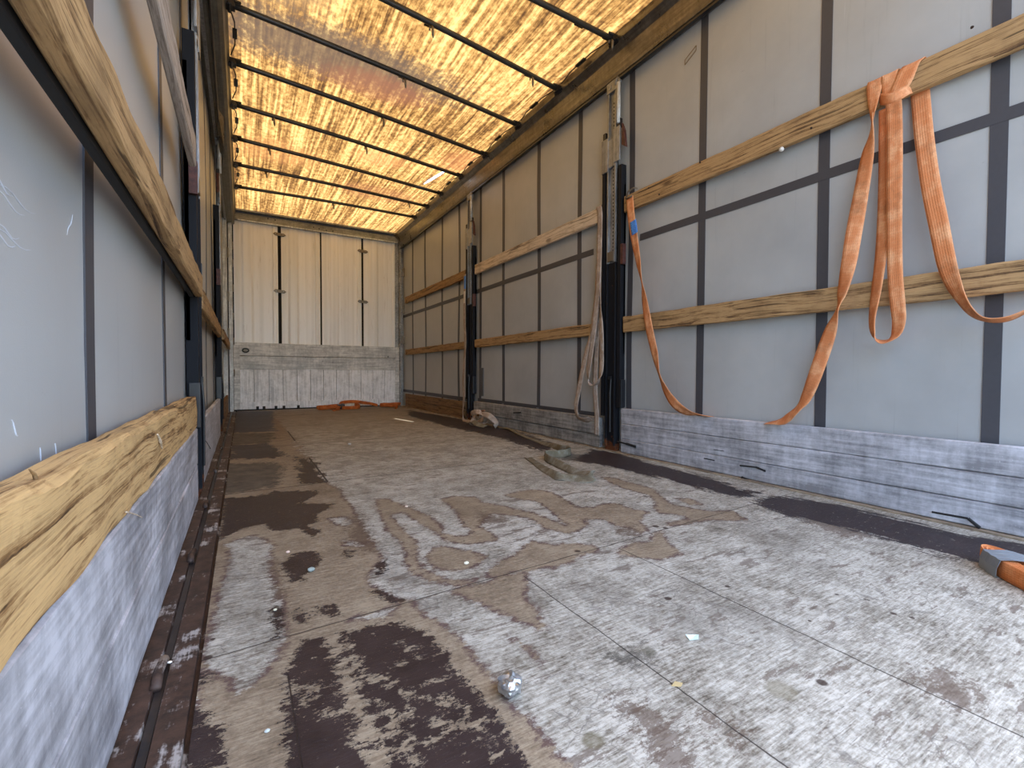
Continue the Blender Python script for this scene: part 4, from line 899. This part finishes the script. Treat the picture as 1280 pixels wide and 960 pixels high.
tr_ = [((625, 534), .010, (.8, .5, .1)), ((637, 536), .010, (.8, .4, 0)), ((646, 541), .008, (.7, .3, 0)), ((656, 545.5), .006, (.7, .3, 0)), ((667, 549.5), .006, (.7, .3, .05)), ((677, 553), .008, (.6, .3, .1)), ((690, 557), .012, (.5, .3, .4)), ((701, 560.5), .024, (.2, .2, 1)), ((709, 561.5), .027, (.1, .1, 1)), ((713.5, 563.5), .027, (0, .1, 1)), ((709, 566), .027, (0, .1, 1)), ((698, 567.5), .027, (0, .05, 1)), ((687, 567.5), .027, (.1, 0, 1)),
       ((681, 569), .027, (.1, .1, 1)), ((684, 573), .026, (.3, .2, 1)), ((694, 578), .022, (.5, .3, .7)), ((706, 584), .018, (.6, .3, .5)), ((717, 589.5), .014, (.6, .3, .4)), ((727, 592), .014, (.7, .3, .3)), ((736, 592), .02, (.5, .6, .25)), ((741, 594.5), .018, (.4, .8, .4)), ((736, 599), .014, (.3, .8, .45)), ((724, 599), .012, (.2, .8, .4)), ((708, 596.5), .014, (.2, .8, .5)), ((696, 595), .018, (.4, .7, .5)), ((686, 590), .012, (.6, .6, .3)), ((677, 584), .008, (.7, .5, .1)), ((668, 577.5), .005, (.7, .5, 0)), ((660, 572), .005, (.8, .5, 0))]
ribbon('webbing', [(fp(a[0], a[1], z), w) for a, z, w in tr_], OLIVESTRAP, ps, .05, .003, 8)

# two piles of orange strap at the bulkhead
def pile(name, cx, cy, rx, ry, seed, label, turns=9):
    random.seed(seed); o = empty(name, (cx, cy, 0), label, 'strap', 'orange straps dropped at the bulkhead'); pts = []
    for i in range(turns*5):
        a = i*2*math.pi/5+random.uniform(-.4, .4); r = random.uniform(.45, 1)
        pts.append((Vector((cx+rx*r*math.cos(a), cy+ry*r*math.sin(a), .028+.055*random.random()*(1-.5*r))), Vector((random.uniform(-.4, .4), random.uniform(-.4, .4), random.uniform(.4, 1)))))
    ribbon('webbing', pts, ORANGE_DARK, o, .045, .003, 6)
    ribbon('loose_end', [(pts[-1][0], (0, .3, 1)), (Vector((cx+rx*.5, cy-ry*1.1, .025)), (.2, .3, 1)), (Vector((cx+rx*.2, cy-ry*1.8, .02)), (.6, .5, .4)), (Vector((cx-rx*.1, cy-ry*2.4, .006)), (.8, .5, .0))], ORANGE_DARK, o, .045)
    return o
p = fl(420, 514); a_ = pile('orange_strap', p.x-.02, 7.30, .2, .1, 5, 'loose pile of orange strap on the floor at the bulkhead, left of the two', 4)
ribbon('webbing', [(Vector((1.42, 7.35, .04)), (0, .2, 1)), (Vector((1.5, 7.5, .09)), (.1, .4, 1)), (Vector((1.68, 7.55, .10)), (.1, .4, 1)), (Vector((1.84, 7.5, .08)), (0, .3, 1)), (Vector((1.95, 7.56, .06)), (.1, .5, .8)), (Vector((2.06, 7.55, .03)), (.1, .6, .6))], ORANGE_DARK, a_, .05)
ribbon('webbing', [(Vector((1.4, 7.3, .03)), (0, .1, 1)), (Vector((1.55, 7.2, .03)), (0, .1, 1)), (Vector((1.7, 7.22, .035)), (0, .1, 1)), (Vector((1.74, 7.4, .045)), (0, .1, 1)), (Vector((1.7, 7.55, .06)), (0, .1, 1))], ORANGE_DARK, a_, .05)
MB().tube([(1.43, 7.22, .03), (1.46, 7.3, .07), (1.5, 7.36, .07)], .022, 8).box(1.4, 1.5, 7.25, 7.34, .03, .08).build('ratchet', BLACK, a_, bevel=.005)
pile('orange_strap', 2.22, 7.38, .17, .13, 9, 'loose pile of orange strap on the floor in the right corner of the bulkhead', 6)

# rolled orange strap wrapped with grey tape, right foreground
ca = Vector((2.085, .485, 0)); dv = Vector((-.155, -.145, 0)).normalized(); pv = Vector((dv.y, -dv.x, 0)) if False else Vector((-dv.y, dv.x, 0))
if pv.x < 0: pv = -pv
cc = ca+dv*.138+pv*.028
rl_ = empty('rolled_strap', cc, 'flat roll of orange strap bound with grey tape on the floor, far right', 'strap')
pts = []; NT_ = 5
for i in range(NT_*20+1):
    a = 2*math.pi*i/20; r = 1-.165*i/20
    pts.append((cc+dv*(.155*math.cos(a)-.0*r)*(.35+.65*r)*1.0+pv*(.043*math.sin(a)*r)+Z*.027, (0.02, 0.0, 1)))
ribbon('webbing', pts, ORANGE_BRIGHT, rl_, .05, .003, 2)
TP = m_plain('grey_duct_tape', rgb(128, 134, 138), .32, .1, .12, 30)
tv = []; 
prof_ = [(-.050, .001), (-.052, .03), (-.046, .055), (-.02, .058), (.02, .058), (.045, .056), (.051, .03), (.050, .001)]
for i in range(9):
    s = -.098+.085*i/8
    for (u, z) in prof_:
        tv.append(cc+dv*s+pv*(u*(1-.18*(1-i/8)**2))+Z*(z+.0015*math.sin(i*2.1+u*90))+dv*(.012*(z/.058)))
m = len(prof_); tf = [(i*m+k, i*m+k+1, (i+1)*m+k+1, (i+1)*m+k) for i in range(8) for k in range(m-1)]
to = MB().add(tv, tf).build('tape_wrap', TP, rl_); md = to.modifiers.new('s', 'SOLIDIFY'); md.thickness = .0012

# ================================================================== SMALL LITTER
def lump(c, r, seed, amp=.35, sq=(1, 1, 1), sub=3):
    bm = bmesh.new(); bmesh.ops.create_icosphere(bm, subdivisions=sub, radius=1); v = []
    for q in bm.verts:
        d = q.co.normalized(); k = 1+amp*(abs(mnoise.noise(d*2.3+Vector((seed, seed, 0))))*1.6-.4)+amp*.5*mnoise.noise(d*6+Vector((seed, 0, 0))); v.append((c.x+d.x*r*k*sq[0], c.y+d.y*r*k*sq[1], c.z+d.z*r*k*sq[2]))
    f_ = [tuple(x.index for x in fa.verts) for fa in bm.faces]; bm.free(); return MB().add(v, f_)
FOIL = m_plain('crumpled_foil', (.55, .57, .59), .3, .9, .1, 60)
p = fl(637, 868); tiny('foil_ball', lump(Vector((p.x, p.y, .018)), .0215, 3, .34, (1, 1, .85), 3), FOIL, 'crumpled ball of silver foil on the floor in the foreground', 'foil')
MINT = m_plain('mint_paper', rgb(206, 226, 218), .5, 0, .05)
a, b, c, d = fl(857, 793, .006), fl(862, 800, .001), fl(873, 799, .004), fl(871, 793, .009)
mb = MB(); mb.add([a, b, c, d, (a+b+c+d)/4+Vector((0, 0, -.003)), (c+d)/2+Vector((.003, 0, .004))], [(0, 1, 4), (1, 2, 4), (2, 5, 4), (5, 3, 4), (3, 0, 4)])
o = tiny('paper_scrap', mb, MINT, 'tiny curled mint-white scrap of paper on the floor in the foreground', 'paper'); md = o.modifiers.new('s', 'SOLIDIFY'); md.thickness = .001; md.offset = 1
for px, py, r, c, nm, lb in ((389, 714, .010, rgb(150, 158, 150), 'stone', 'small grey-green stone on the dark patch left of the floor'), (360, 691, .006, rgb(226, 196, 176), 'stone', 'small pinkish chip of stone on the dark patch at the left of the floor'),
      (212, 829, .004, rgb(240, 238, 232), 'grit', 'tiny white crumb on the rusty left sill'), (344, 763, .004, rgb(214, 208, 180), 'grit', 'tiny cream crumb on the pale patch beside the left sill'),
      (334, 915, .004, rgb(190, 196, 190), 'grit', 'tiny grey crumb on the worn strip at the bottom left'), (583, 705, .007, rgb(232, 226, 200), 'stone', 'small cream chip on the tan island of the floor stain'),
      (508, 634, .007, rgb(216, 192, 172), 'stone', 'small pale chip at the upper rim of the floor stain'), (437, 556, .012, rgb(180, 176, 168), 'stone', 'small grey crumb on the far floor')):
    p = fl(px, py); tiny(nm, lump(Vector((p.x, p.y, r*.55)), r, px, .3, (1.1, .8, .6), 2), m_plain('chip_%d' % px, c, .7, 0, .12, 200), lb, 'debris')
p = fl(847, 857); q = MB().add([(p.x-.012, p.y+.004, .001), (p.x, p.y+.006, .005), (p.x+.012, p.y-.002, .002), (p.x+.002, p.y-.006, .001), (p.x, p.y, .003)], [(0, 4, 1), (1, 4, 2), (2, 4, 3), (3, 4, 0)])
o = tiny('dry_leaf', q, m_plain('dry_leaf', rgb(172, 150, 104), .8), 'tiny dry yellowish leaf on the foreground floor joint', 'leaf'); md = o.modifiers.new('s', 'SOLIDIFY'); md.thickness = .0008; md.offset = 1
p = onx(977, 181, W-.004); tiny('white_plug', lump(Vector((W-.004, p.y, 1.672)), .0115, 2, .12, (1, 1, 1)), WHITELAB, 'small round white plug just under the upper right timber', 'plug', smooth=True)
